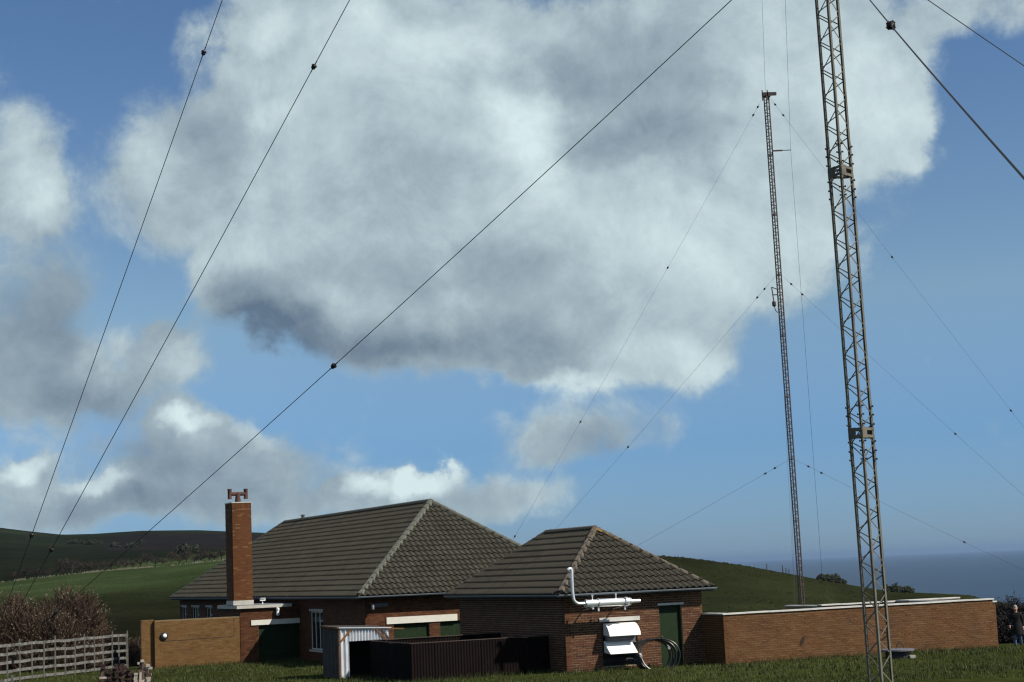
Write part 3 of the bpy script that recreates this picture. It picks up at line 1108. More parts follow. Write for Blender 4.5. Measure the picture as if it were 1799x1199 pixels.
mb.lathe([(.02, .10), (.05, .09), (.06, .0), (.05, -.08), (.02, -.10)], 10, (-1.94, 13.1, 2.14))
mb.bar((-1.94, 13.1, 2.22), (-1.94, 13.335, 2.30), .03, .03)
mb.build('eave_lamp', M['gutter'], H)
mb = MB()
mb.tube([(-1.55, 13.0 + .0, 6.44), (2.6, 13, 6.44)], .001, 3)
# small vent tile on the ridge
mb = MB()
mb.lathe([(.09, 0), (.09, .16), (.12, .17), (.12, .22), (.02, .24)], 8, (2.57, 36.6, 6.45))
mb.build('ridge_vent', M['hip_main'], H)

# ================================================================== flat-roofed annex with chimney
X_ = empty('boiler_annex', ORG, PHI)
tag(X_, 'flat roofed brick annex with white lintel and tall brick chimney against the bungalow', 'annex')
AY = 22.0
bk, core = MB(), MB()
brick_panel(bk, core, (-4.83, AY), (1, 0), (0, -1), 2.64, -.5, 2.17, [(.80, 2.64, -.5, 1.45)], seed=8)
brick_panel(bk, core, (-4.83, AY + 3.0), (0, -1), (-1, 0), 3.0, -.5, 2.17, [], seed=9)
core.box(-4.61, -2.19, AY + 2.8, AY + 3.0, -.5, 2.17)
core.build('wall', M['mortar_dark'], X_)
stuff(bk.build('brickwork', M['brick_red'], X_))
mb = MB()
mb.box(-5.0, -2.56, AY - .14, AY + 3.2, 2.18, 2.31)
mb.build('roof_slab', M['concrete'], X_)
mb = MB()
mb.box(-4.96, -2.585, AY - .10, AY + 3.16, 2.314, 2.33)
mb.build('roof_felt', M['lead'], X_)
mb = MB()
mb.box(-4.36, -2.20, AY - .05, AY + .08, 1.455, 1.67)
mb.build('door_lintel', M['white'], X_)
mb = MB()
for i in range(9):
    z = -.3 + i * .195
    mb.box(-4.02, -2.20, AY + .10 + .006 * (i % 2), AY + .15, z, z + .19)
mb.build('door', M['green'], X_)
# chimney
cx0, cx1, cy0, cy1, cz0, cz1 = -4.97, -4.12, 22.45, 23.6, 2.33, 6.72
bk, core = MB(), MB()
brick_panel(bk, core, (cx0, cy0), (1, 0), (0, -1), cx1 - cx0, cz0 + .20, cz1 - .23, thick=.3, seed=10)
brick_panel(bk, core, (cx0, cy1), (0, -1), (-1, 0), cy1 - cy0, cz0 + .20, cz1 - .23, thick=.3, seed=11)
core.box(cx0 + .31, cx1, cy0 + .31, cy1, cz0, cz1 - .02)
# soldier course at the top
rr = random.Random(5)
for a, b, ox, oy, dx, dn in ((cx0, cx1, cx0, cy0, (1, 0), (0, -1)), (cy0, cy1, cx0, cy1, (0, -1), (-1, 0))):
    L_ = b - a
    n = int(L_ / .075)
    core.mesh([(ox, oy, cz1 - .23), (ox + dx[0] * L_, oy + dx[1] * L_, cz1 - .23), (ox + dx[0] * L_ - dn[0] * .3, oy + dx[1] * L_ - dn[1] * .3, cz1 - .23), (ox - dn[0] * .3, oy - dn[1] * .3, cz1 - .23),
               (ox, oy, cz1), (ox + dx[0] * L_, oy + dx[1] * L_, cz1), (ox + dx[0] * L_ - dn[0] * .3, oy + dx[1] * L_ - dn[1] * .3, cz1), (ox - dn[0] * .3, oy - dn[1] * .3, cz1)],
              [(0, 3, 2, 1), (4, 5, 6, 7), (0, 1, 5, 4), (1, 2, 6, 5), (2, 3, 7, 6), (3, 0, 4, 7)])
    for i in range(n):
        s0, s1 = L_ * i / n + .005, L_ * (i + 1) / n - .005
        d = .008 + rr.uniform(-.002, .002)
        q = []
        for dd in (0, d):
            for s, z in ((s0, cz1 - .225), (s1, cz1 - .225), (s1, cz1 - .005), (s0, cz1 - .005)):
                q.append((ox + dx[0] * s + dn[0] * dd, oy + dx[1] * s + dn[1] * dd, z))
        bk.mesh(q, [(4, 5, 6, 7), (0, 1, 5, 4), (1, 2, 6, 5), (2, 3, 7, 6), (3, 0, 4, 7)])
ch = core.build('chimney', M['mortar_dark'], X_)
stuff(bk.build('brickwork', M['brick_chimney'], ch))
mb = MB()
mb.box(cx0 - .025, cx1 + .012, cy0 - .025, cy1 + .01, cz1 + .002, cz1 + .045)
mb.build('chimney_cap', M['concrete'], ch)
mb = MB()
mb.box(cx0 - .03, cx1 + .02, cy0 - .03, cy1 + .02, cz0 + .003, cz0 + .198)
mb.build('chimney_plinth', M['concrete'], ch)
mb = MB()
fx, fy = -4.57, 22.95
mb.lathe([(.13, 0), (.125, .10), (.105, .28), (.10, .42)], 14, (fx, fy, cz1 + .045))
mb.tube([(fx - .36, fy, cz1 + .42), (fx + .36, fy, cz1 + .42)], .085, 12)
for s in (-1, 1):
    mb.lathe([(.098, 0), (.10, .02), (.09, .04), (.09, .40), (.10, .42), (.098, .44)], 14, (fx + s * .36, fy, cz1 + .20))
mb.build('flue_cowl', M['redmetal'], ch, True)
# floodlight and jar lamp
mb = MB()
mb.box(-3.80, -3.58, 22.42, 22.54, 2.47, 2.58)
mb.bar((-3.69, 22.48, 2.33), (-3.69, 22.48, 2.48), .035, .035)
mb.bar((-3.80, 22.40, 2.585), (-3.58, 22.40, 2.585), .02, .06)
mb.build('floodlight', M['white_gloss'], X_)
mb = MB()
mb.lathe([(.04, .16), (.075, .14), (.075, .02), (.06, 0), (.075, -.02), (.085, -.12), (.05, -.18), (.01, -.19)], 12, (-3.2, 21.86, 2.0))
mb.bar((-3.2, 21.86, 2.14), (-3.2, 21.99, 2.16), .04, .04)
mb.build('jar_lamp', M['white_gloss'], X_, True)

# ================================================================== yellow-brown screen wall
Y_ = empty('brick_screen_wall', ORG, PHI)
tag(Y_, 'low yellow brown brick wall with round white lamp left of the annex', 'wall')
bk, core = MB(), MB()
YF = AY - .012
brick_panel(bk, core, (-8.5, YF), (1, 0), (0, -1), 3.64, -.5, 1.87, [(.30, 3.38, 1.02, 1.028), (3.38, 3.388, 1.02, 1.80)], seed=12)
brick_panel(bk, core, (-9.03, YF + .16), (1, 0), (0, -1), .53, -.5, 1.90, [], seed=13)
brick_panel(bk, core, (-8.503, YF + .155), (0, -1), (-1, 0), .15, -.5, 1.87, [], seed=14)
core.build('wall', M['mortar_yellow'], Y_)
stuff(bk.build('brickwork', M['brick_yellow'], Y_))
mb = MB()
mb.bar((-8.15, YF - .009, .985), (-5.16, YF - .009, 1.04), .018, .006, (0, 0, 1))  # added dark strips draw the groove lines in the brick face
mb.build('groove_strip', M['fascia'], Y_)
mb = MB()
mb.tube([(-5.16, YF - .009, 1.04), (-5.12, YF - .009, 1.07), (-5.11, YF - .009, 1.12), (-5.11, YF - .009, 1.82)], .008, 5)
mb.build('groove_strip', M['fascia'], Y_)
lamp = empty('bulkhead_lamp', W(-8.1, YF - .012, 1.22), PHI)
tag(lamp, 'round white bulkhead lamp with dark rim on the yellow brick wall', 'lamp')
rm = Matrix.Rotation(R(90), 4, 'X')
mb = MB()
mb.lathe([(.145, 0), (.155, .02), (.155, .07), (.10, .085)], 20)
o = mb.build('rim', M['fascia'], lamp)
o.matrix_local = rm
mb = MB()
mb.lathe([(.088, .086), (.082, .10), (.06, .115), (.03, .12)], 20)
o = mb.build('glass', M['white_gloss'], lamp, True)
o.matrix_local = rm

# ================================================================== right compound wall
RW = empty('compound_wall', ORG, PHI)
tag(RW, 'long low orange brown brick wall with white coping right of the small house', 'wall')
bk, core = MB(), MB()
wx0, wx1, wy = 5.13, 16.2, -1.32
brick_panel(bk, core, (wx0, wy), (1, 0), (0, -1), wx1 - wx0, -.5, 1.60, [], seed=15)
brick_panel(bk, core, (wx0, -.003), (0, -1), (-1, 0), 1.317, -.5, 1.60, [], seed=16)
brick_panel(bk, core, (12.6, 4.0), (1, 0), (0, -1), 6.4, -.8, 1.53, [], seed=17)
core.box(wx1 - .225, wx1 - .003, wy + .225, 3.98, -.5, 1.54)
core.box(12.6, 12.8, 4.02, 6.5, -.5, 1.50)
brick_panel(bk, core, (wx1 + .003, wy + .10), (1, 0), (0, -1), .20, -.5, 1.50, [], seed=18)
core.build('wall', M['mortar_wall'], RW)
stuff(bk.build('brickwork', M['brick_wall'], RW))


def coping(x0, x1, y0, y1, z, alongx=True, seg=.9, h=.055):
    L_ = (x1 - x0) if alongx else (y1 - y0)
    n = max(1, int(round(L_ / seg)))
    for i in range(n):
        mb = MB()
        a, b = L_ * i / n + .004, L_ * (i + 1) / n - .004
        dz = rnd.uniform(-.006, .006)
        if alongx:
            mb.box(x0 + a, x0 + b, y0, y1, z + dz + .007, z + h + dz)
        else:
            mb.box(x0, x1, y0 + a, y0 + b, z + dz + .007, z + h + dz)
        mb.build('coping_stone', M['coping'], RW)


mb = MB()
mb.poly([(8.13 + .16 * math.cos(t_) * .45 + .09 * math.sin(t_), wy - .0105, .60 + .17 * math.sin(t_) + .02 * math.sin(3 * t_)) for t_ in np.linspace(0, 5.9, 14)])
mb.build('painted_shadow_oval', M['painted_shadow'], RW)  # dark oval painted as the cast shadow of a guy insulator
coping(wx0 - .04, wx1 + .05, wy - .05, wy + .25, 1.60)
coping(wx0 - .04, wx0 + .25, wy + .255, -.02, 1.60, False)
coping(wx1 + .055, wx1 + .25, wy + .05, wy + .33, 1.50)
coping(12.56, 19.0, 3.95, 4.25, 1.53)
coping(wx1 - .26, wx1 + .04, wy + .26, 3.94, 1.542, False)
coping(12.57, 12.85, 4.27, 6.5, 1.50, False)

# ================================================================== tarred corrugated bunker
BK = empty('corrugated_bunker', ORG, PHI)
tag(BK, 'low black corrugated sheet enclosure left of the small house', 'bunker')


def corrugated(mb, p, q, z0, z1, n_out, pitch=.10, depth=.022, ztop=None):
    p, q, n_out = Vector(p), Vector(q), Vector(n_out)
    L_ = (q - p).length
    d = (q - p).normalized()
    cnt = int(L_ / pitch) * 6
    pv = None
    base = len(mb.v)
    for i in range(cnt + 1):
        s = L_ * i / cnt
        o = depth * math.sin(2 * math.pi * i / 6)
        c = p + d * s + n_out * o
        zt = z1 if ztop is None else z1 + (ztop - z1) * i / cnt
        mb.v.append((c.x, c.y, z0))
        mb.v.append((c.x, c.y, zt))
        if i:
            k = base + 2 * i
            mb.f.append((k - 2, k, k + 1, k - 1))


def sheets(root, p, q, z0, z1, n_out, mat, width=.8, ztop=None, jit=.02, pitch=.10, depth=.014):
    p, q = Vector(p), Vector(q)
    L_ = (q - p).length
    n = max(1, int(round(L_ / width)))
    for i in range(n):
        mb = MB()
        a, b = p + (q - p) * (i / n), p + (q - p) * ((i + 1) / n)
        off = Vector(n_out) * (.006 * (i % 2))
        ra = z1 + ((ztop - z1) * i / n if ztop else 0) + rnd.uniform(-jit, jit)
        rb = z1 + ((ztop - z1) * (i + 1) / n if ztop else 0) + rnd.uniform(-jit, jit)
        corrugated(mb, a + off, b + off, z0, ra, n_out, pitch, depth, ztop=rb)
        mb.build('corrugated_sheet', mat, root, True)


sheets(BK, (-4.88, 1.2, 0), (-.05, 1.2, 0), -.3, 1.16, (0, -1, 0), M['tarred'])
sheets(BK, (-4.88, 5.12, 0), (-4.88, 1.2, 0), -.3, 1.16, (-1, 0, 0), M['tarred'])
sheets(BK, (-.05, 5.12, 0), (-4.88, 5.12, 0), -.3, 1.18, (0, 1, 0), M['tarred'])
mb = MB()
for a, b in (((-4.9, 1.22, 1.18), (-.05, 1.22, 1.18)), ((-4.86, 5.1, 1.18), (-4.86, 1.25, 1.18)), ((-4.83, 5.1, 1.20), (-.1, 5.1, 1.20))):
    mb.bar(a, b, .025, .04)
mb.build('top_rail', M['steel_far'], BK)
for x, y in ((-4.82, 1.28), (-2.4, 1.28), (-.1, 1.28), (-4.82, 3.2), (-4.82, 4.95)):
    mb = MB()
    mb.box(x - .04, x + .04, y, y + .08, -.3, 1.15)
    mb.build('post', M['board'], BK)
mb = MB()
mb.box(-4.7, -.2, 1.45, 5.0, .35, .40)
mb.build('cover_sheet', M['tarred'], BK)

# galvanised shed, open at the front
SH = empty('corrugated_shed', ORG, PHI)
tag(SH, 'small open fronted shed of pale galvanised corrugated sheet with rusty roof edge', 'shed')
SA = 5.25
sheets(SH, (-5.58, SA, 0), (-4.14, SA, 0), 1.20, 1.63, (0, -1, 0), M['galv'], 2, 1.55, 0, .11, .034)
sheets(SH, (-5.91, SA, 0), (-5.58, SA, 0), -.3, 1.645, (0, -1, 0), M['galv'], 2, 1.63, 0, .11, .034)
mb = MB()
for i in range(9):
    y = SA + .03 + i * .195
    mb.box(-5.95 - .006 * (i % 2), -5.925, y, y + .19, -.3, 1.60)
mb.build('side_boards', M['board'], SH)
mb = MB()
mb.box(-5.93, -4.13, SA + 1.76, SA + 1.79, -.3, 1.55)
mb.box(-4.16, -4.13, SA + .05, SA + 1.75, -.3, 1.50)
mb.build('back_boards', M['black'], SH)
mb = MB()
mb.mesh([(-6.0, SA - .07, 1.655), (-4.07, SA - .07, 1.565), (-4.07, SA + 1.85, 1.60), (-6.0, SA + 1.85, 1.69), (-6.0, SA - .07, 1.69), (-4.07, SA - .07, 1.60), (-4.07, SA + 1.85, 1.635), (-6.0, SA + 1.85, 1.725)],
        [(0, 3, 2, 1), (4, 5, 6, 7), (0, 1, 5, 4), (1, 2, 6, 5), (2, 3, 7, 6), (3, 0, 4, 7)])
mb.build('roof', M['board'], SH)
mb = MB()
mb.bar((-5.96, SA - .085, 1.672), (-4.08, SA - .085, 1.585), .03, .012, (0, 0, 1))
mb.build('roof_edge', M['galv'], SH)
mb = MB()
mb.bar((-6.015, SA - .09, 1.67), (-6.015, SA + 1.86, 1.705), .05, .02)
mb.bar((-4.06, SA - .075, 1.56), (-3.6, SA - .02, 1.53), .035, .02)
mb.bar((-5.935, SA - .03, -.3), (-5.935, SA - .03, 1.64), .03, .035)
mb.build('rusty_trim', M['rust'], SH)
for p, q in (((-5.89, SA - .045, 1.20), (-5.50, SA - .045, 1.60)), ((-4.62, SA - .045, 1.56), (-4.20, SA - .045, 1.12)), ((-4.42, SA - .05, 1.55), (-4.14, SA - .05, 1.18))):
    mb = MB()
    mb.bar(p, q, .06, .03, (0, 0, 1))
    mb.build('brace', M['board'] if p[0] > -4.5 else M['rust'], SH)

# ================================================================== cable coil
HC = empty('cable_coil', W(2.95, -.45, 0.0), PHI)
tag(HC, 'loose coil of thick black cable leaning by the vent hoods', 'cable coil')
mb = MB()
for k in range(7):
    pts = []
    rx, rz = .60 + rnd.uniform(-.05, .04), .66 + rnd.uniform(-.05, .03)
    ox, oy = (k - 2.5) * .035 + rnd.uniform(-.01, .01), -.09 * k * .5
    ph = rnd.uniform(0, .5)
    for i in range(41):
        t = 2 * math.pi * i / 40
        z = .50 - .10 + rz * math.sin(t) * .80
        pts.append((ox + rx * math.cos(t), oy - .18 * math.cos(t) + .20 * (z - .2) * .9 - .05 * math.sin(2 * t + ph), z + .02 * math.sin(3 * t + ph)))
    mb.tube(pts, .022, 7, False)
mb.build('strands', M['hose'], HC, True)
for ax, az_ in ((-.58, .42), (.47, .62)):
    mb = MB()
    mb.tube([(ax - .06, -.32, az_), (ax + .05, -.02, az_ + .05)], .045, 8)
    mb.build('tie', M['coping'], HC)

# round inspection chamber
wl_ = W(10.16, -3.79)
IC = empty('inspection_chamber', (wl_.x, wl_.y, terrain(wl_.x, wl_.y)))
tag(IC, 'round dark inspection chamber with flat grey lid on grass before the wall', 'manhole')
mb = MB()
mb.lathe([(.40, -.1), (.40, .22), (.38, .225)], 28)
mb.build('ring', M['fascia'], IC)
mb = MB()
mb.lathe([(.52, .228), (.535, .24), (.535, .285), (.51, .30), (.0, .30)], 28)
lid = mb.build('lid', M['slate_lid'], IC)
mb = MB()
mb.tube([(.08 + .13 * math.cos(t), 0, .29 + .20 * math.sin(t)) for t in np.linspace(.2, math.pi - .1, 9)], .012, 6)
mb.build('handle', M['wire'], lid)
mb = MB()
mb.box(.30, .48, -.42, -.28, -.05, .10)
mb.build('block', M['concrete'], IC)

# ================================================================== lattice masts
AZL = [R(-99), R(21), R(141)]
SEC = 6.26


def leg_prism(mb, c, az, z0, z1, w=.085, t=.012):
    """angle-iron leg: two flanges running back along the two faces"""
    for s in (-1, 1):
        d = Vector((math.cos(az + math.pi + s * R(30)), math.sin(az + math.pi + s * R(30)), 0))
        n = Vector((-d.y, d.x, 0)) * s
        p = [c, c + d * w, c + d * w - n * t, c - n * t * .6]
        if s < 0:
            p = [c - n * 0, c + d * w, c + d * w - n * t, c - n * t * .6]
        q = [(v.x, v.y, z0) for v in p] + [(v.x, v.y, z1) for v in p]
        mb.mesh(q, [(0, 3, 2, 1), (4, 5, 6, 7), (0, 1, 5, 4), (1, 2, 6, 5), (2, 3, 7, 6), (3, 0, 4, 7)])


def mast(name, base, height, rad, mat, legw, brw, detail_top, label, lean, bays=9, simple=False):
    root = empty(name, base)
    root.rotation_euler = (0, -lean, 0)
    tag(root, label, 'mast', 'guyed lattice masts')
    C = [Vector((math.cos(a) * rad, math.sin(a) * rad, 0)) for a in AZL]
    for i in range(3):
        mb = MB()
        leg_prism(mb, C[i], AZL[i], -.1, height, legw, legw * .15)
        mb.build('leg', mat, root)
    p = SEC / bays
    up = MB()
    for i in range(3):
        a, b = C[i], C[(i + 1) % 3]
        inn = (a + b) * .5
        off = inn.normalized() * (-.015)
        d = (b - a).normalized()
        a2, b2 = a + d * .03 + off, b - d * .03 + off
        ph = (0.0, .12, .5)[i] * p
        meshes = []
        for s in (0, 1):
            mb = MB()
            if s == 0:
                mb.bar((a2.x, a2.y, 0), (b2.x, b2.y, p * .48), brw, brw * .35, (0, 0, 1))
            else:
                mb.bar((b2.x, b2.y, p * .52), (a2.x, a2.y, p), brw, brw * .35, (0, 0, 1))
            meshes.append(mb)
        datas = [m_.data('brace', mat) for m_ in meshes]
        z = ph - p + .1
        while z < height - p:
            for s in (0, 1):
                if z < 0:
                    continue
                if z < detail_top:
                    link('brace', datas[s], root, Matrix.Translation((0, 0, z)))
                else:
                    up.mesh([(v[0], v[1], v[2] + z) for v in meshes[s].v], meshes[s].f)
            z += p
    if up.v:
        stuff(up.build('upper_bracing', mat, root))
    nsec = int(round(height / SEC))
    bolt = MB()
    bolt.lathe([(.014, 0), (.014, .035), (.026, .036), (.026, .055)], 6)
    bd = bolt.data('bolt', M['fascia'])
    for k in range(1, nsec + 1):
        z = k * SEC
        if z > height + .1:
            break
        for i in range(3):
            a, b = C[i], C[(i + 1) % 3]
            n = ((a + b) * .5).normalized()
            mb = MB()
            for dz in (-.145, .025):
                q0, q1 = a + n * .006, b + n * .006
                mb.bar((q0.x, q0.y, z + dz + .06), (q1.x, q1.y, z + dz + .06), .065, .012, (0, 0, 1))
            if not simple:
                cc = (a + b) * .5 - (a - b) * (.05 if i != 0 else -.12)
                mb.bar((a.x + n.x * .008, a.y + n.y * .008, z), (cc.x + n.x * .008, cc.y + n.y * .008, z), .26, .014, (0, 0, 1))
            pl = mb.build('splice_plate', mat, root)
            if z < detail_top + SEC and not simple:
                d = (b - a).normalized()
                for e_, base_pt in ((0, a), (1, b)):
                    for dz in (-.62, -.42, -.2, .2, .42, .62):
                        pt = base_pt + (d if e_ == 0 else -d) * .045 + n * .004
                        Mx = Matrix.Translation((pt.x, pt.y, z + dz)) @ n.to_track_quat('Z', 'Y').to_matrix().to_4x4()
                        link('bolt', bd, pl, Mx)
        if not simple:
            for i in range(3):
                mb = MB()
                leg_prism(mb, C[i] * 1.02, AZL[i], z - .75, z + .75, legw * 1.02, .014)
                mb.build('leg_splice', mat, root)
    return root


LN, LF = .0105, .007       # the masts stand slightly out of plumb
NB = Vector((8.16, 40.0, -.05))
mast_n = mast('lattice_mast', NB, 10 * SEC, .335, M['steel'], .078, .026, 17.5, 'tall triangular steel lattice mast nearest the camera, in front of brick wall', LN)
mb = MB()
mb.lathe([(.7, -.5), (.7, .02), (.66, .05), (0, .05)], 24)
mb.build('footing', M['concrete'], mast_n)
FB = Vector((27.75, 172.0, -5.6))
mast_f = mast('lattice_mast', FB, 9 * SEC, .36, M['steel_far'], .13, .05, 0.0, 'distant slender lattice mast rising behind the compound wall', LF, simple=True)
mb = MB()
mb.lathe([(.9, -1.5), (.9, .1), (0, .1)], 16)
mb.build('footing', M['concrete'], mast_f)
FTOP = FB.z + 9 * SEC
mb = MB()
mb.bar((-.42, 0, 9 * SEC + .15), (.42, 0, 9 * SEC + .15), .42, .5)
mb.bar((.30, 0, 9 * SEC + .22), (1.05, 0, 9 * SEC + .22), .30, .3)
for x in (-.42, .10):
    mb.bar((x, -.2, 9 * SEC - .5), (x, -.2, 9 * SEC + .6), .10, .1)
mb.build('head_frame', M['steel_far'], mast_f)
za = 44.9 - FB.z
mb = MB()
mb.bar((.3, -.1, za), (1.25, -.1, za), .14, .12)
mb.bar((1.2, -.1, za), (2.15, -.1, za), .07, .07)
mb.build('spreader_arm', M['steel_far'], mast_f)
mb = MB()
z0 = 28.5 - FB.z
mb.bar((-.85, -.2, z0 + 2.2), (-.72, -.2, z0 + .6), .10, .1)
mb.bar((-.85, -.2, z0 + 2.2), (-.3, -.2, z0 + 1.95), .08, .08)
mb.bar((-.78, -.2, z0 + 1.4), (-.3, -.2, z0 + 1.4), .10, .1)
mb.lathe([(.12, 0), (.2, .1), (.2, .45), (.12, .55)], 10, (-.72, -.2, z0 + .2))
mb.tube([(-.7, -.2, z0 + .2), (-.62, -.2, z0 - .2), (-.4, -.2, z0 - .45)], .04, 6)
mb.build('marker_light', M['steel_far'], mast_f)

# ------------------------------------------------------------------ guys and wires
ins = MB()
ins.lathe([(.03, -.16), (.05, -.14), (.105, -.10), (.115, -.04), (.085, 0), (.115, .04), (.105, .10), (.05, .14), (.03, .16)], 10)
for a in (0, 90):
    ca_, sa_ = math.cos(R(a)), math.sin(R(a))
    ins.tube([(-.13 * ca_, -.13 * sa_, .05 if a else -.05), (.13 * ca_, .13 * sa_, .05 if a else -.05)], .055, 8)
ins.lathe([(.018, -.34), (.026, -.33), (.026, -.16)], 8)
ins.lathe([(.026, .16), (.026, .33), (.018, .34)], 8)
ins_d = ins.data('insulator', M['insul'], True)


def wire(name, p, q, sag, rad, label, cat, group, at=(), isz=.66, n=28):
    p, q = Vector(p), Vector(q)
    root = empty(name, q)
    tag(root, label, cat, group)
    f = lambda t: p + (q - p) * t - Vector((0, 0, sag * 4 * t * (1 - t)))
    mb = MB()
    mb.tube([f(i / n) - q for i in range(n + 1)], rad, 6)
    mb.build('strand', M['wire'], root)
    for t in at:
        d = (f(min(1, t + .01)) - f(max(0, t - .01))).normalized()
        Mx = Matrix.Translation(f(t) - q) @ d.to_track_quat('Z', 'Y').to_matrix().to_4x4() @ Matrix.Rotation(R(45), 4, 'Z') @ Matrix.Scale(isz, 4)
        link('insulator', ins_d, root, Mx)
    return root


def on_ground(x, y, dz=.1):
    return Vector((x, y, terrain(x, y) + dz))


def anchor(p, label):
    o = empty('guy_anchor', (p.x, p.y, p.z - .1))
    tag(o, label, 'anchor', 'guy anchor blocks')
    mb = MB()
    mb.box(-.5, .5, -.4, .4, -.6, .04)
    mb.build('block', M['concrete'], o)
    mb = MB()
    mb.bar((0, 0, -.1), (0, 0, .16), .10, .03)
    mb.build('shackle', M['steel_far'], o)


def at_az(base, az, rad):
    return base.x + rad * math.cos(R(az)), base.y + rad * math.sin(R(az))


aL = on_ground(*at_az(NB, 136.3, 41))
aR = on_ground(*at_az(NB, 20.1, 34))
aF = on_ground(*at_az(NB, -99.6, 40.1), .05)
T = lambda h, dx=0.0: Vector((NB.x + dx - LN * h, NB.y, h))
G1 = 'guy wires of the nearest mast'
wire('guy_wire', T(18.72, -.15), aL, .25, .013, 'guy wire slanting low across the sky to the bungalow chimney side, longest in view', 'wire', G1, (.458, .862))
wire('guy_wire', T(37.5, -.15), aL, .3, .013, 'middle of the three dark guy wires slanting down at left', 'wire', G1, (.468, .868))
wire('guy_wire', T(56.3, -.15), aL, .3, .013, 'steepest guy wire at far left, leftmost of three', 'wire', G1, (.612, .902))
wire('guy_wire', T(18.72, -.22), aF, .2, .0075, 'thick guy wire with knotted insulator at top right, left of the pair', 'wire', G1, (.56,), .42)
wire('guy_wire', T(18.72, -.15), aR, .2, .013, 'thinner guy wire crossing the top right corner', 'wire', G1)
FT = [13.05, 31.85, 50.6]
fL = Vector((*at_az(FB, 141, 46.5), -5.0))
fR = Vector((*at_az(FB, 20.5, 48.5), -8.4))
fF = Vector((*at_az(FB, -100, 42), -5.0))
nm = ['lowest', 'middle', 'highest']
G2 = 'guy wires of the distant mast'
ATL = [(.035, .06, .46, .85), (.03, .05, .425, .85), (.015, .028, .283, .56, .78)]
ATR = [(.03, .06, .40, .7), (.02, .045, .40, .7), (.012, .03, .275, .55, .8)]
for k in range(3):
    P = Vector((FB.x - LF * (FT[k] - FB.z), FB.y, FT[k]))
    wire('guy_wire', P + Vector((-.35, 0, 0)), fL, .3, .0095, nm[k] + ' thin guy wire running left from the distant mast', 'wire', G2, ATL[k], .8)
    wire('guy_wire', P + Vector((.35, 0, 0)), fR, .3, .0095, nm[k] + ' thin guy wire running right from the distant mast', 'wire', G2, ATR[k], .8)
    wire('guy_wire', P + Vector((.25, -.2, 0)), fF, .2, .008, nm[k] + ' thin guy wire running down close along the distant mast', 'wire', G2)
wire('aerial_wire', Vector((NB.x - .65, NB.y + .3, 62.2)), Vector((FB.x - .05 - .40, FB.y, FTOP + .6)), 1.0, .013, 'thin aerial wire rising out of frame from the top of the distant mast', 'wire', 'aerial wires')
wire('aerial_wire', Vector((NB.x + .05, NB.y + .3, 62.2)), Vector((FB.x + 2.1 - .35, FB.y - .1, 44.9)), 1.0, .013, 'thin aerial wire from above to the spreader arm of the distant mast', 'wire', 'aerial wires')
wire('down_lead', Vector((FB.x + 2.1 - .35, FB.y - .1, 44.9)), Vector((FB.x + 2.3, FB.y + .5, -4.9)), 0, .013, 'thin down lead hanging vertically right of the distant mast', 'wire', None)

# ================================================================== post and rail fence at left
pts_f = [(-17.05, 74.6), (-16.84, 68.0), (-16.62, 65.6), (-17.25, 63.7), (-18.9, 60.0), (-19.6, 58.5)]
FN = empty('rail_fence', (-17, 66, 0))
tag(FN, 'weathered whitish post and rail fence in front of the brown thicket', 'fence')


def fpos(t):
    tot = [0]
    for a, b in zip(pts_f, pts_f[1:]):
        tot.append(tot[-1] + math.hypot(b[0] - a[0], b[1] - a[1]))
    d = t * tot[-1]
    for i in range(len(pts_f) - 1):
        if d <= tot[i + 1] + 1e-6:
            k = (d - tot[i]) / (tot[i + 1] - tot[i])
            return Vector((pts_f[i][0] + (pts_f[i + 1][0] - pts_f[i][0]) * k, pts_f[i][1] + (pts_f[i + 1][1] - pts_f[i][1]) * k, 0))


def px_of(p):
    v = p - CAM
    w = v.dot(fwd)
    return 899.5 + FPX * v.dot(cright) / w


# a straight fence on plan from the wall end out to the left edge
FA, FZ = Vector((-17.0, 74.2, 0)), Vector((-20.2, 61.5, 0))
posts_px = [237, 223, 210, 198, 182, 167, 150, 133, 116, 98, 78, 58, 36, 14, -8]
pos = []
for px in posts_px:
    best = min((abs(px_of(FA + (FZ - FA) * (k / 600) * 1.15) - px), k) for k in range(601))
    pos.append(FA + (FZ - FA) * (best[1] / 600) * 1.15)
for i, p in enumerate(pos):
    z = terrain(p.x, p.y)
    h = 1.60 if i % 3 == 0 else 1.46
    mb = MB()
    mb.box(-.022, .022, -.025, .025, -.1, h)
    lean = rnd.uniform(-.02, .02)
    o = mb.build('post', M['wood_fence'], FN)
    o.matrix_local = Matrix.Translation(Vector((p.x + 17, p.y - 66 - .06, z))) @ Matrix.Rotation(lean, 4, 'Y')
for i in range(len(pos) - 1):
    a, b = pos[i], pos[i + 1]
    za_, zb_ = terrain(a.x, a.y), terrain(b.x, b.y)
    for k, zz in enumerate((1.40, 1.08, .76, .44, .12)):
        mb = MB()
        j0, j1 = rnd.uniform(-.015, .015), rnd.uniform(-.015, .015)
        mb.bar((a.x + 17, a.y - 66, za_ + zz + j0), (b.x + 17, b.y - 66, zb_ + zz + j1), .105, .025, (0, 0, 1))
        mb.build('rail', M['wood_fence'], FN)
# short stump post
o = empty('stump_post', on_ground(-18.3, 61.8, 0))
tag(o, 'short pale stake standing in front of the rail fence', 'post')
mb = MB()
mb.box(-.035, .035, -.03, .03, -.1, .42)
mb.build('stake', M['wood_fence'], o)

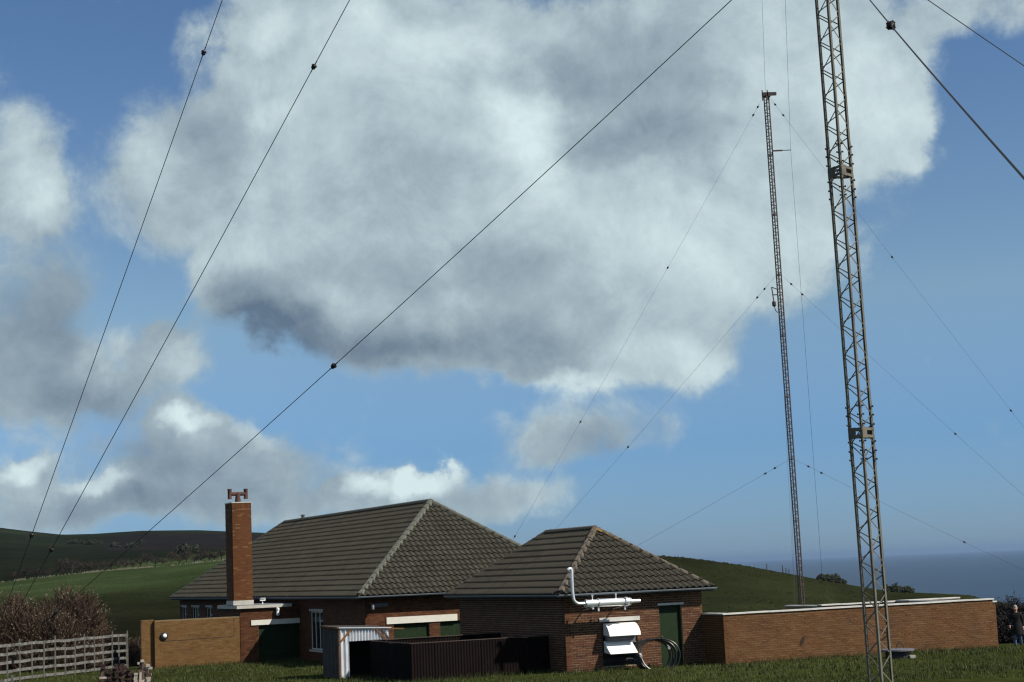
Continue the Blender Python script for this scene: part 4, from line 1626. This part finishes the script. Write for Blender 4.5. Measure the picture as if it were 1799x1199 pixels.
# ================================================================== pile of salvaged bricks
PX, PY = -11.55, 50.3
PZ = terrain(PX, PY)
BP = empty('brick_stack', (PX, PY, PZ), R(14))
tag(BP, 'uneven stack of old bricks standing on the grass beside the rail fence', 'brick stack')
bm_ = MB()
bm_.box(-.1075, .1075, -.051, .051, 0, .065)
bdat = [bm_.data('brick', M['pile_brick'])]
mats_p = []
for i, c in enumerate([(.022, .014, .013), (.038, .022, .019), (.10, .07, .055), (.36, .31, .26), (.06, .034, .028)]):
    m_ = material('salvaged_brick_tone', c, .95, var=.35, scale=14, bump=.4, bscale=60)
    mats_p.append(bm_.data('brick', m_))
rp = random.Random(21)
tops = [1.18, 1.02, 1.12, 1.15, 1.06, .88, 1.23, 1.12]
low = MB()
for ix in range(8):
    for iy in range(3):
        z = 0.0
        top = tops[ix] + rp.uniform(-.06, .03) - .05 * iy
        x = -.72 + ix * .182
        y = -.22 + iy * .222
        while z < top - .03:
            upr = z > .5 and rp.random() < .22 and z + .2 < top + .05
            wt_ = [5, 5, 1, .5, 3] if ix < 5 else [2, 2, 3, 6, 2]  # pale mortar-smeared bricks favoured at right, painting in the sunlit side
            jx, jy, jr = rp.uniform(-.012, .012), rp.uniform(-.01, .01), R(90 + rp.uniform(-4, 4))
            if z < .5:
                low.box(x - .05 + jx, x + .05 + jx, y - .107 + jy, y + .107 + jy, z, z + .065)
                low.box(x + .052 + jx, x + .13 + jx, y - .107 - jy, y + .107 - jy, z, z + .064)
            elif upr:
                Mx = Matrix.Translation((x + jx, y + jy, z + .1075)) @ Matrix.Rotation(R(90 + rp.uniform(-5, 5)), 4, 'Y') @ Matrix.Translation((0, 0, -.03)) @ Matrix.Rotation(R(rp.uniform(-4, 4)), 4, 'Z')
                link('brick', rp.choices(mats_p, wt_)[0], BP, Mx)
                Mx = Matrix.Translation((x + .075 + jx, y + jy, z + .1075)) @ Matrix.Rotation(R(90 + rp.uniform(-5, 5)), 4, 'Y') @ Matrix.Translation((0, 0, -.03))
                link('brick', rp.choices(mats_p, wt_)[0], BP, Mx)
            else:
                Mx = Matrix.Translation((x + .04 + jx, y + jy, z)) @ Matrix.Rotation(jr if rp.random() < .6 else R(rp.uniform(-6, 6)), 4, 'Z')
                link('brick', rp.choices(mats_p, wt_)[0], BP, Mx)
            z += .215 if upr else .067
stuff(low.build('bricks', M['pile_brick'], BP))

# ================================================================== bare thickets and shrubs


def thicket(name, cx, cy, rx, ry, h, n, label, cat, group, seed, tw=.016, mat='twig', buds=0, base_z=None, leaf=0, leafs=.05, dome=True, lmat='leaf_dark'):
    r_ = random.Random(seed)
    bz = terrain(cx, cy) if base_z is None else base_z
    root = empty(name, (cx, cy, bz))
    tag(root, label, cat, group)
    st = MB()
    for i in range(max(5, n // 900)):
        a = r_.uniform(0, 6.28)
        q = r_.random() ** .5 * .6
        x, y = rx * q * math.cos(a), ry * q * math.sin(a)
        st.tube([(x * .5, y * .5, -.15), (x * .8, y * .8, h * .25), (x, y, h * .55 * (1 - q * .4))], [tw * 2.4, tw * 1.8, tw], 5)
    st.build('stem', M['bark'], root)
    mb, bd = MB(), MB()
    lumps = [(r_.uniform(-.85, .85), r_.uniform(-.7, .7), r_.uniform(.55, 1.0)) for _ in range(11)]

    def hmax(x, y):
        q = (x / rx) ** 2 + (y / ry) ** 2
        e_ = max(0, 1 - q) ** .5
        v = .62 * e_
        for lx, ly, lh in lumps:
            dd = ((x / rx - lx) / .42) ** 2 + ((y / ry - ly) / .6) ** 2
            v = max(v, lh * e_ ** .6 * max(0, 1 - dd) ** .5)
        return h * v
    for i in range(n):
        a, q = r_.uniform(0, 6.28), r_.random() ** .5
        x, y = rx * q * math.cos(a), ry * q * math.sin(a)
        hm = hmax(x, y)
        if hm < .05:
            continue
        z = hm * (r_.random() ** .6)
        L_ = r_.uniform(.25, .7) * (h / 2.5) ** .5
        d = Vector((x / rx * .7 + r_.gauss(0, .5), y / ry * .5 + r_.gauss(0, .5), 1.0 + r_.gauss(0, .45))).normalized()
        s = d.cross(Vector((r_.gauss(0, 1), r_.gauss(0, 1), r_.gauss(0, 1)))).normalized() * tw * r_.uniform(.5, 1.2)
        p = Vector((x, y, max(0, z - L_ * .5)))
        q1 = p + d * L_ * .55 + Vector((r_.gauss(0, .05), r_.gauss(0, .05), r_.gauss(0, .03)))
        q2 = q1 + (d + Vector((r_.gauss(0, .35), r_.gauss(0, .35), r_.gauss(0, .2)))).normalized() * L_ * .5
        b0 = len(mb.v)
        mb.v += [tuple(p - s), tuple(p + s), tuple(q1 + s * .7), tuple(q1 - s * .7), tuple(q2)]
        mb.f += [(b0, b0 + 1, b0 + 2, b0 + 3), (b0 + 3, b0 + 2, b0 + 4)]
        if buds and i % buds == 0:
            c = q2 if z > hm * .5 else q1
            k = r_.uniform(.5, 1.2) * .022
            b0 = len(bd.v)
            u_ = Vector((r_.gauss(0, 1), r_.gauss(0, 1), r_.gauss(0, 1))).normalized()
            v_ = u_.orthogonal().normalized()
            bd.v += [tuple(c - u_ * k), tuple(c + v_ * k), tuple(c + u_ * k * 1.4), tuple(c - v_ * k)]
            bd.f.append((b0, b0 + 1, b0 + 2, b0 + 3))
        if leaf and i % leaf == 0:
            for _ in range(3):
                c = p + d * L_ * r_.uniform(.2, 1.0) + Vector((r_.gauss(0, .1), r_.gauss(0, .1), r_.gauss(0, .1)))
                k = leafs * r_.uniform(.6, 1.4)
                u_ = Vector((r_.gauss(0, 1), r_.gauss(0, 1), r_.gauss(0, 1))).normalized()
                v_ = u_.orthogonal().normalized()
                b0 = len(bd.v)
                bd.v += [tuple(c - u_ * k), tuple(c + v_ * k * .6), tuple(c + u_ * k), tuple(c - v_ * k * .6)]
                bd.f.append((b0, b0 + 1, b0 + 2, b0 + 3))
    stuff(mb.build('twigs', M[mat], root))
    if bd.v:
        stuff(bd.build('leaves' if leaf else 'buds', M[lmat] if leaf else M['bud'], root))
    return root


TG_ = 'bare thickets behind the rail fence'
thicket('bare_thicket', -21.3, 77.0, 2.7, 2.2, 4.2, 19000, 'large brown leafless thicket behind the rail fence', 'shrub', TG_, 31, buds=4)
thicket('bare_thicket', -24.6, 75.0, 1.9, 1.8, 3.8, 6500, 'pale budding leafless bush cut by the left edge behind the fence', 'shrub', TG_, 32, buds=2)
thicket('bare_thicket', -17.6, 78.5, 2.4, 1.6, 1.9, 6500, 'lower leafless bramble thicket between the brown bush and the yellow wall', 'shrub', TG_, 33, buds=14)
HG = 'dark hedge right of the compound wall'
for i, (x, y, rx, h, lab) in enumerate(((22.7, 82, 1.1, 2.3, 'dark twiggy hedge shrub nearest the end of the compound wall'), (24.2, 83, 1.3, 2.8, 'dark twiggy hedge shrub at the right edge behind the person'), (26.0, 82, 1.5, 2.6, 'dark hedge shrub at the very right frame edge'))):
    thicket('hedge_shrub', x, y, rx, 1.3, h, 3800, lab, 'shrub', HG, 40 + i, tw=.02, mat='hedge_dark', leaf=3, leafs=.06, lmat='hedge_dark')
SKB = 'dark bushes on the sea skyline'
for i, (px, Yd, rx, h, lab) in enumerate(((1446, 338, 1.0, 1.3, 'small dark bush left in the clump on the green hill skyline'), (1462, 338, 1.7, 1.7, 'widest dark bush of the clump on the green hill skyline'), (1477, 338, 1.0, .9, 'low dark bush trailing right of the skyline clump'),
                                          (1561, 338, .8, 1.2, 'small dark bush on the skyline half hidden by the near mast'), (1574, 338, 1.15, 1.6, 'round dark bush on the skyline just right of the near mast'), (1595, 338, .8, 1.45, 'solitary small dark bush on the skyline above the wall'))):
    d = fwd * FPX + cright * (px - 899.5) - cup * 430
    x, y = d.x / d.y * Yd, Yd
    x, y = x * 340 / math.hypot(x, y), y * 340 / math.hypot(x, y)
    thicket('skyline_bush', x, y, rx, 1.2, h, 420, lab, 'bush', SKB, 50 + i, tw=.05, mat='tree_twig', leaf=1, leafs=.22)


# hedgerow trees on the left-hand fields
def tree_meshes(seed, h, spread, n):
    r_ = random.Random(seed)
    tr, cr_ = MB(), MB()
    bend = r_.uniform(-.3, .3)
    tr.tube([(0, 0, -.3), (bend * .2, 0, h * .25), (bend * .5, .1, h * .5), (bend * .6, .1, h * .75)], [.16, .12, .08, .04], 6)
    tips = []
    for i in range(9):
        a = r_.uniform(0, 6.28)
        z0 = h * r_.uniform(.18, .55)
        p0 = Vector((bend * .5 * z0 / h, 0, z0))
        p1 = p0 + Vector((math.cos(a) * spread * r_.uniform(.35, .6), math.sin(a) * spread * .5, h * r_.uniform(.12, .3)))
        p2 = p1 + Vector((math.cos(a) * spread * .3, math.sin(a) * spread * .3, h * r_.uniform(.05, .25)))
        tr.tube([p0, p1, p2], [.07, .045, .02], 4)
        tips += [p1, p2, (p1 + p2) / 2]
    tips.append(Vector((bend * .6, .1, h * .8)))
    for i in range(n):
        c = r_.choice(tips) + Vector((r_.gauss(0, spread * .22), r_.gauss(0, spread * .22), r_.gauss(0, h * .09)))
        d = Vector((r_.gauss(0, .6), r_.gauss(0, .6), .8)).normalized() * r_.uniform(.3, .7)
        s = d.cross(Vector((r_.gauss(0, 1), r_.gauss(0, 1), 0.1))).normalized() * r_.uniform(.025, .06)
        cr_.poly([c - s, c + s, c + d])
    return tr.data('trunk', M['bark']), cr_.data('crown', M['tree_twig'])


variants = [tree_meshes(60 + i, h, s, 420) for i, (h, s) in enumerate(((2.9, 1.5), (2.5, 1.3), (3.3, 1.6), (2.2, 1.5), (2.7, 1.0)))]
hed_px = [4, 22, 45, 64, 82, 92, 104, 118, 135, 148, 160, 172, 186, 197, 212, 224, 236, 250, 263, 277, 292, 304, 318, 330, 344, 352, 366, 379, 392]
big = {88, 92, 104, 304, 330, 344}
rt = random.Random(77)
ORD = ['first', 'second', 'third', 'fourth', 'fifth', 'sixth', 'seventh', 'eighth', 'ninth', 'tenth', 'eleventh', 'twelfth', 'thirteenth', 'fourteenth', 'fifteenth', 'sixteenth', 'seventeenth', 'eighteenth', 'nineteenth', 'twentieth']
ORD += ['twenty-' + w_ for w_ in ORD[:9]]
for i, px in enumerate(hed_px):
    az = math.degrees(math.atan2((px - 890) * .999, 2990))
    az = math.degrees(math.atan((px - 899.5 + 12) / 3000))
    r0 = 424 + rt.uniform(-3, 6)
    x, y = r0 * math.sin(R(az)), r0 * math.cos(R(az))
    o = empty('hedgerow_tree', (x, y, terrain(x, y)), rt.uniform(0, 6.28))
    k = rt.randrange(5)
    tag(o, 'bare hawthorn, ' + ORD[i] + ' tree from the left frame edge in the hedgerow across the green field', 'tree', 'bare hedgerow trees across the left field')
    sca = (1.12 if px in big else .85) * rt.uniform(.85, 1.15)
    o.scale = (sca * 1.05, sca * 1.05, sca)
    link('trunk', variants[k][0], o)
    link('crown', variants[k][1], o)
# pale dry grass along the foot of the hedgerow
mb = MB()
for i in range(3000):
    az = rt.uniform(-18.5, -8.5)
    r0 = 419 + rt.gauss(0, 1.3)
    x, y = r0 * math.sin(R(az)), r0 * math.cos(R(az))
    if vnoise(x * .25, 3.1) < .15 and rt.random() < .9:
        continue
    z = terrain(x, y)
    hgt, wdt = rt.uniform(.15, .5), rt.uniform(.05, .16)
    mb.poly([(x - wdt, y, z), (x + wdt, y, z), (x + rt.uniform(-.1, .1), y + .05, z + hgt)])
g_ = mb.build('dry_grass', M['pale_grass'])
g_['kind'] = 'stuff'
g_['label'], g_['category'] = 'pale dry grass along the foot of the hedgerow', 'grass'
# scattered bushes on the far hillside
FGH = 'dark bushes on the far hillside'
for i, (px, py, rr_) in enumerate(((108, 957, 5), (116, 957, 4), (137, 958, 4), (148, 957, 5), (224, 959, 4), (182, 962, 3), (210, 964, 3), (308, 975, 4))):
    az = math.degrees(math.atan((px - 899.5 + 10) / 3000))
    # walk out along the bearing until the slope reaches the wanted elevation
    d = fwd * FPX + cright * (px - 899.5) - cup * (py - 599.5)
    el = d.z / math.hypot(d.x, d.y)
    best = min(((abs((terrain(r * math.sin(R(az)), r * math.cos(R(az))) - 3.4) / r - el)), r) for r in range(600, 1500, 10))
    r0 = best[1]
    thicket('hillside_bush', r0 * math.sin(R(az)), r0 * math.cos(R(az)), rr_, 2, 3.5, 160, 'dark bush on the far left hillside, ' + ['leftmost of them', 'close beside the leftmost', 'just right of the left pair', 'right one of the middle pair', 'uppermost of the right-hand three', 'lone one between the wires', 'lower one of the right-hand three', 'nearest the brick chimney'][i], 'bush', FGH, 90 + i, tw=.15, mat='tree_twig', leaf=1, leafs=.6)

# rough tussocks over the right-hand pasture
mb = MB()
rt2 = random.Random(5)
for i in range(14000):
    az = rt2.uniform(1.5, 15.5)
    r0 = 150 + 192 * rt2.random() ** .7
    x, y = r0 * math.sin(R(az)), r0 * math.cos(R(az))
    if vnoise(x * .06, y * .05) + .5 * vnoise(x * .2, y * .16) < rt2.uniform(-.3, .7):
        continue
    z = terrain(x, y)
    hgt, wdt = rt2.uniform(.06, .2), rt2.uniform(.10, .32)
    mb.poly([(x - wdt, y, z - .02), (x + wdt, y, z - .02), (x + wdt * .5, y + .05, z + hgt), (x - wdt * .4, y + .05, z + hgt * .8)])
g2_ = mb.build('pasture_tussocks', M['tussock'])
g2_['kind'] = 'stuff'
g2_['label'], g2_['category'] = 'rough grass tussocks over the green hill behind the wall', 'grass'

# fence posts on the right-hand skyline
for i, (px, h) in enumerate(((1312, 1.1), (1339, 1.5), (1345, 1.0), (1350, .9), (1369, 1.5))):
    az = math.degrees(math.atan((px - 899.5 + 14) / 3000))
    r0 = 340
    x, y = r0 * math.sin(R(az)), r0 * math.cos(R(az))
    o = empty('skyline_post', (x, y, terrain(x, y)))
    tag(o, ['leftmost thin fence post on the green hill skyline', 'tall fence post left of the pair of short ones on the hill skyline', 'short fence post just right of the tall skyline post', 'shortest fence post between the two tall skyline posts', 'rightmost tall fence post on the hill skyline, nearest the distant mast'][i], 'post', 'fence posts on the hill skyline')
    mb = MB()
    mb.tube([(0, 0, -.2), (0, 0, h)], [.09, .07], 6)
    mb.build('post', M['bark'], o)

# ================================================================== person at the right edge
pz = terrain(18.75, 66.0) - .12
PER = empty('person', (18.75, 66.0, pz), R(-20))
PER.scale = (.96, .96, .96)
tag(PER, 'person in dark jacket and blue jeans walking past the end of the brick wall', 'person')


def skin(name, verts, edges, radii, mat, parent, sub=2):
    me = bpy.data.meshes.new(name)
    me.from_pydata(verts, edges, [])
    o = bpy.data.objects.new(name, me)
    col.objects.link(o)
    o.parent = parent
    sm = o.modifiers.new('skin', 'SKIN')
    sm.use_smooth_shade = True
    if not me.skin_vertices:
        me.skin_vertices.new()
    for i, r_ in enumerate(radii):
        me.skin_vertices[0].data[i].radius = r_ if isinstance(r_, tuple) else (r_, r_)
    me.skin_vertices[0].data[0].use_root = True
    ss = o.modifiers.new('sub', 'SUBSURF')
    ss.levels = ss.render_levels = sub
    me.materials.append(mat)
    return o


# body faces local -y; pelvis first
bv = [(0, 0, .90), (0, 0, 1.02), (0, .01, 1.20), (0, .02, 1.36), (0, .01, 1.45),           # trunk, neck base
      (-.17, .02, 1.36), (-.24, .03, 1.12), (-.25, -.12, .93),                                  # right arm forward
      (.17, .02, 1.36), (.24, .06, 1.10), (.24, .03, .87),                                    # left arm
      (-.09, 0, .86), (-.10, -.10, .48), (-.10, -.06, .10),                                   # right leg (forward)
      (.09, 0, .86), (.10, .05, .47), (.10, .20, .12),                                        # left leg (back)
      (-.10, -.20, .045), (.10, .09, .045)]
be = [(0, 1), (1, 2), (2, 3), (3, 4), (3, 5), (5, 6), (6, 7), (3, 8), (8, 9), (9, 10), (0, 11), (11, 12), (12, 13), (0, 14), (14, 15), (15, 16), (13, 17), (16, 18)]
br = [(.15, .11), (.15, .11), (.17, .12), (.15, .10), (.065, .065), .065, .05, .035, .065, .05, .035, .088, .062, .045, .088, .062, .045, .042, .042]
body = skin('body', bv, be, br, M['jacket'], PER)
# jeans as clothing over both legs
jv = [(0, 0, .90), (-.09, 0, .84), (-.10, -.10, .48), (-.10, -.06, .10), (.09, 0, .84), (.10, .05, .47), (.10, .20, .12)]
skin('jeans', jv, [(0, 1), (1, 2), (2, 3), (0, 4), (4, 5), (5, 6)], [(.155, .118), .097, .072, .062, .097, .072, .062], M['jeans'], body)
# jacket hem
mb = MB()
mb.tube([(0, .0, .56), (0, .0, .72), (0, .0, .90), (0, .0, 1.04)], [.255, .245, .225, .19], 14, False)
o = mb.build('jacket_hem', M['jacket'], body, True)
o.scale = (1, .80, 1)
# head with features
hb = MB()
prof = []
nh, nw = 12, 16
for i in range(nh + 1):
    t = i / nh
    zc = 1.47 + .23 * t
    wv = math.sin(math.pi * min(1, max(0, .12 + t * .80))) ** .6
    for k in range(nw):
        a = 2 * math.pi * k / nw
        x = .074 * wv * math.cos(a)
        y = .094 * wv * math.sin(a)
        if y < -.05 and abs(x) < .03:
            if .36 < t < .52:
                y -= .022 * (1 - abs(t - .42) / .12)
            if .55 < t < .64:
                y += .008
            if .22 < t < .30:
                y -= .006
        prof.append((x, y, zc))
b0 = len(hb.v)
hb.v += prof
for i in range(nh):
    for k in range(nw):
        k2 = (k + 1) % nw
        hb.f.append((b0 + i * nw + k, b0 + i * nw + k2, b0 + (i + 1) * nw + k2, b0 + (i + 1) * nw + k))
hb.f.append(tuple(b0 + k for k in reversed(range(nw))))
hb.f.append(tuple(b0 + nh * nw + k for k in range(nw)))
hb.tube([(0, .012, 1.40), (0, .005, 1.52)], .055, 10)
for s in (-1, 1):
    hb.lathe([(.004, -.03), (.014, -.015), (.016, .012), (.006, .03)], 6, (s * .078, .005, 1.585))
head = hb.build('head', M['skin'], body, True)
eb = MB()
for s in (-1, 1):
    eb.lathe([(.002, -.008), (.010, 0), (.002, .008)], 6, (s * .03, -.088, 1.60))
eb.build('eyes', M['black'], head)
hr = MB()
for i in range(6):
    t0, t1 = i / 6, (i + 1) / 6
    for k in range(nw):
        def hp(t, kk):
            a = 2 * math.pi * kk / nw
            el = t * math.pi / 2
            lift = 1.625 if math.sin(a) < -.3 else 1.56
            return (.084 * math.cos(a) * math.cos(el), .008 + .10 * math.sin(a) * math.cos(el), lift + (1.715 - lift) * math.sin(el))
        hr.poly([hp(t0, k), hp(t0, k + 1), hp(t1, k + 1), hp(t1, k)])
hr.build('hair', M['hair'], head, True)
# hands: palm and five fingers each
for nm_, w0, dirv in (('hand', Vector((-.25, -.12, .93)), Vector((-.02, -.55, -.8))), ('hand', Vector((.24, .03, .87)), Vector((0, -.1, -1)))):
    d = dirv.normalized()
    s = Vector((0, 1, 0)) - d * d.y
    s = s.normalized()
    n_ = d.cross(s)
    v = [w0, w0 + d * .05, w0 + d * .09]
    e_ = [(0, 1), (1, 2)]
    r_ = [(.024, .02), (.036, .018), (.036, .016)]
    for f_, (off, ln) in enumerate(((-.027, .065), (-.009, .075), (.009, .07), (.026, .055))):
        i0 = len(v)
        b_ = w0 + d * .09 + s * off
        v += [b_ + d * ln * .5 + n_ * .006, b_ + d * ln * .85 + n_ * .028]
        e_ += [(2, i0), (i0, i0 + 1)]
        r_ += [.0085, .0075]
    i0 = len(v)
    v += [w0 + d * .055 - s * .045 + n_ * .012, w0 + d * .09 - s * .052 + n_ * .022]
    e_ += [(1, i0), (i0, i0 + 1)]
    r_ += [.011, .009]
    skin(nm_, [tuple(q) for q in v], e_, r_, M['skin'], body, 1)
for x, y0, y1, z in ((-.10, .0, -.25, .05), (.10, .25, .03, .06)):
    mb = MB()
    mb.tube([(x, y0, z + .02), (x, (y0 + y1) / 2, z + .015), (x, y1, z - .005)], [.042, .048, .035], 10)
    mb.build('shoe', M['shoe'], body, True)

# ================================================================== lawn grass
gr = MB()
rg = random.Random(99)
cnt = 0
for i in range(60000):
    y = rg.uniform(46, 74)
    x = rg.uniform(-.345, .345) * y
    # only on open lawn, not inside buildings
    d = Vector((x, y, 0)) - ORG
    b, a = d.dot(BX), d.dot(AX)
    if (-.1 < b < 5.2 and a > -.02) or (b > 5.1 and a > -1.35) or (-4.95 < b <= 0 and 1.15 < a < 5.2) or (-6 < b < -4.1 and 5.2 < a < 7.1) or (b > -9.1 and a > 21.9) or (b > -2.2 and a > 13.3):
        continue
    patch = vnoise(x * .55, y * .8) + .6 * vnoise(x * 1.7 + 4, y * 2.0)
    if rg.random() > .55 + .4 * patch:
        continue
    z = terrain(x, y) - .01
    hmul = 1.0 + .5 * max(0, patch)
    for k in range(3):
        h = rg.uniform(.05, .125) * hmul
        w = rg.uniform(.006, .014)
        an = rg.uniform(0, 6.28)
        lx, ly = math.cos(an), math.sin(an)
        px_, py_ = x + rg.gauss(0, .03), y + rg.gauss(0, .03)
        ln = rg.uniform(.1, .7) * h
        b0 = len(gr.v)
        gr.v += [(px_ - ly * w, py_ + lx * w, z), (px_ + ly * w, py_ - lx * w, z), (px_ + lx * ln, py_ + ly * ln, z + h)]
        gr.f.append((b0, b0 + 1, b0 + 2))
# longer tufts along wall feet and fence
feet = [((-8.5, 21.9), (-4.8, 21.9)), ((-4.8, 21.9), (-2.2, 21.9)), ((5.1, -1.4), (16.2, -1.4)), ((0, -.05), (5.1, -.05)), ((-4.95, 1.1), (0, 1.1)), ((-6.0, 5.1), (-4.9, 5.1))]
for p_, q_ in feet:
    L_ = math.hypot(q_[0] - p_[0], q_[1] - p_[1])
    for i in range(int(L_ * 70)):
        t = rg.random()
        w_ = W(p_[0] + (q_[0] - p_[0]) * t, p_[1] + (q_[1] - p_[1]) * t - abs(rg.gauss(0, .12)))
        z = terrain(w_.x, w_.y)
        h = rg.uniform(.06, .22)
        wd_ = rg.uniform(.006, .012)
        ln = rg.uniform(-.08, .08)
        b0 = len(gr.v)
        gr.v += [(w_.x - wd_, w_.y, z), (w_.x + wd_, w_.y, z), (w_.x + ln, w_.y - .02, z + h)]
        gr.f.append((b0, b0 + 1, b0 + 2))
go = gr.build('lawn_grass', M['grass_blade'])
go['kind'] = 'stuff'
go['label'], go['category'] = 'short green lawn grass in front of the buildings', 'grass'
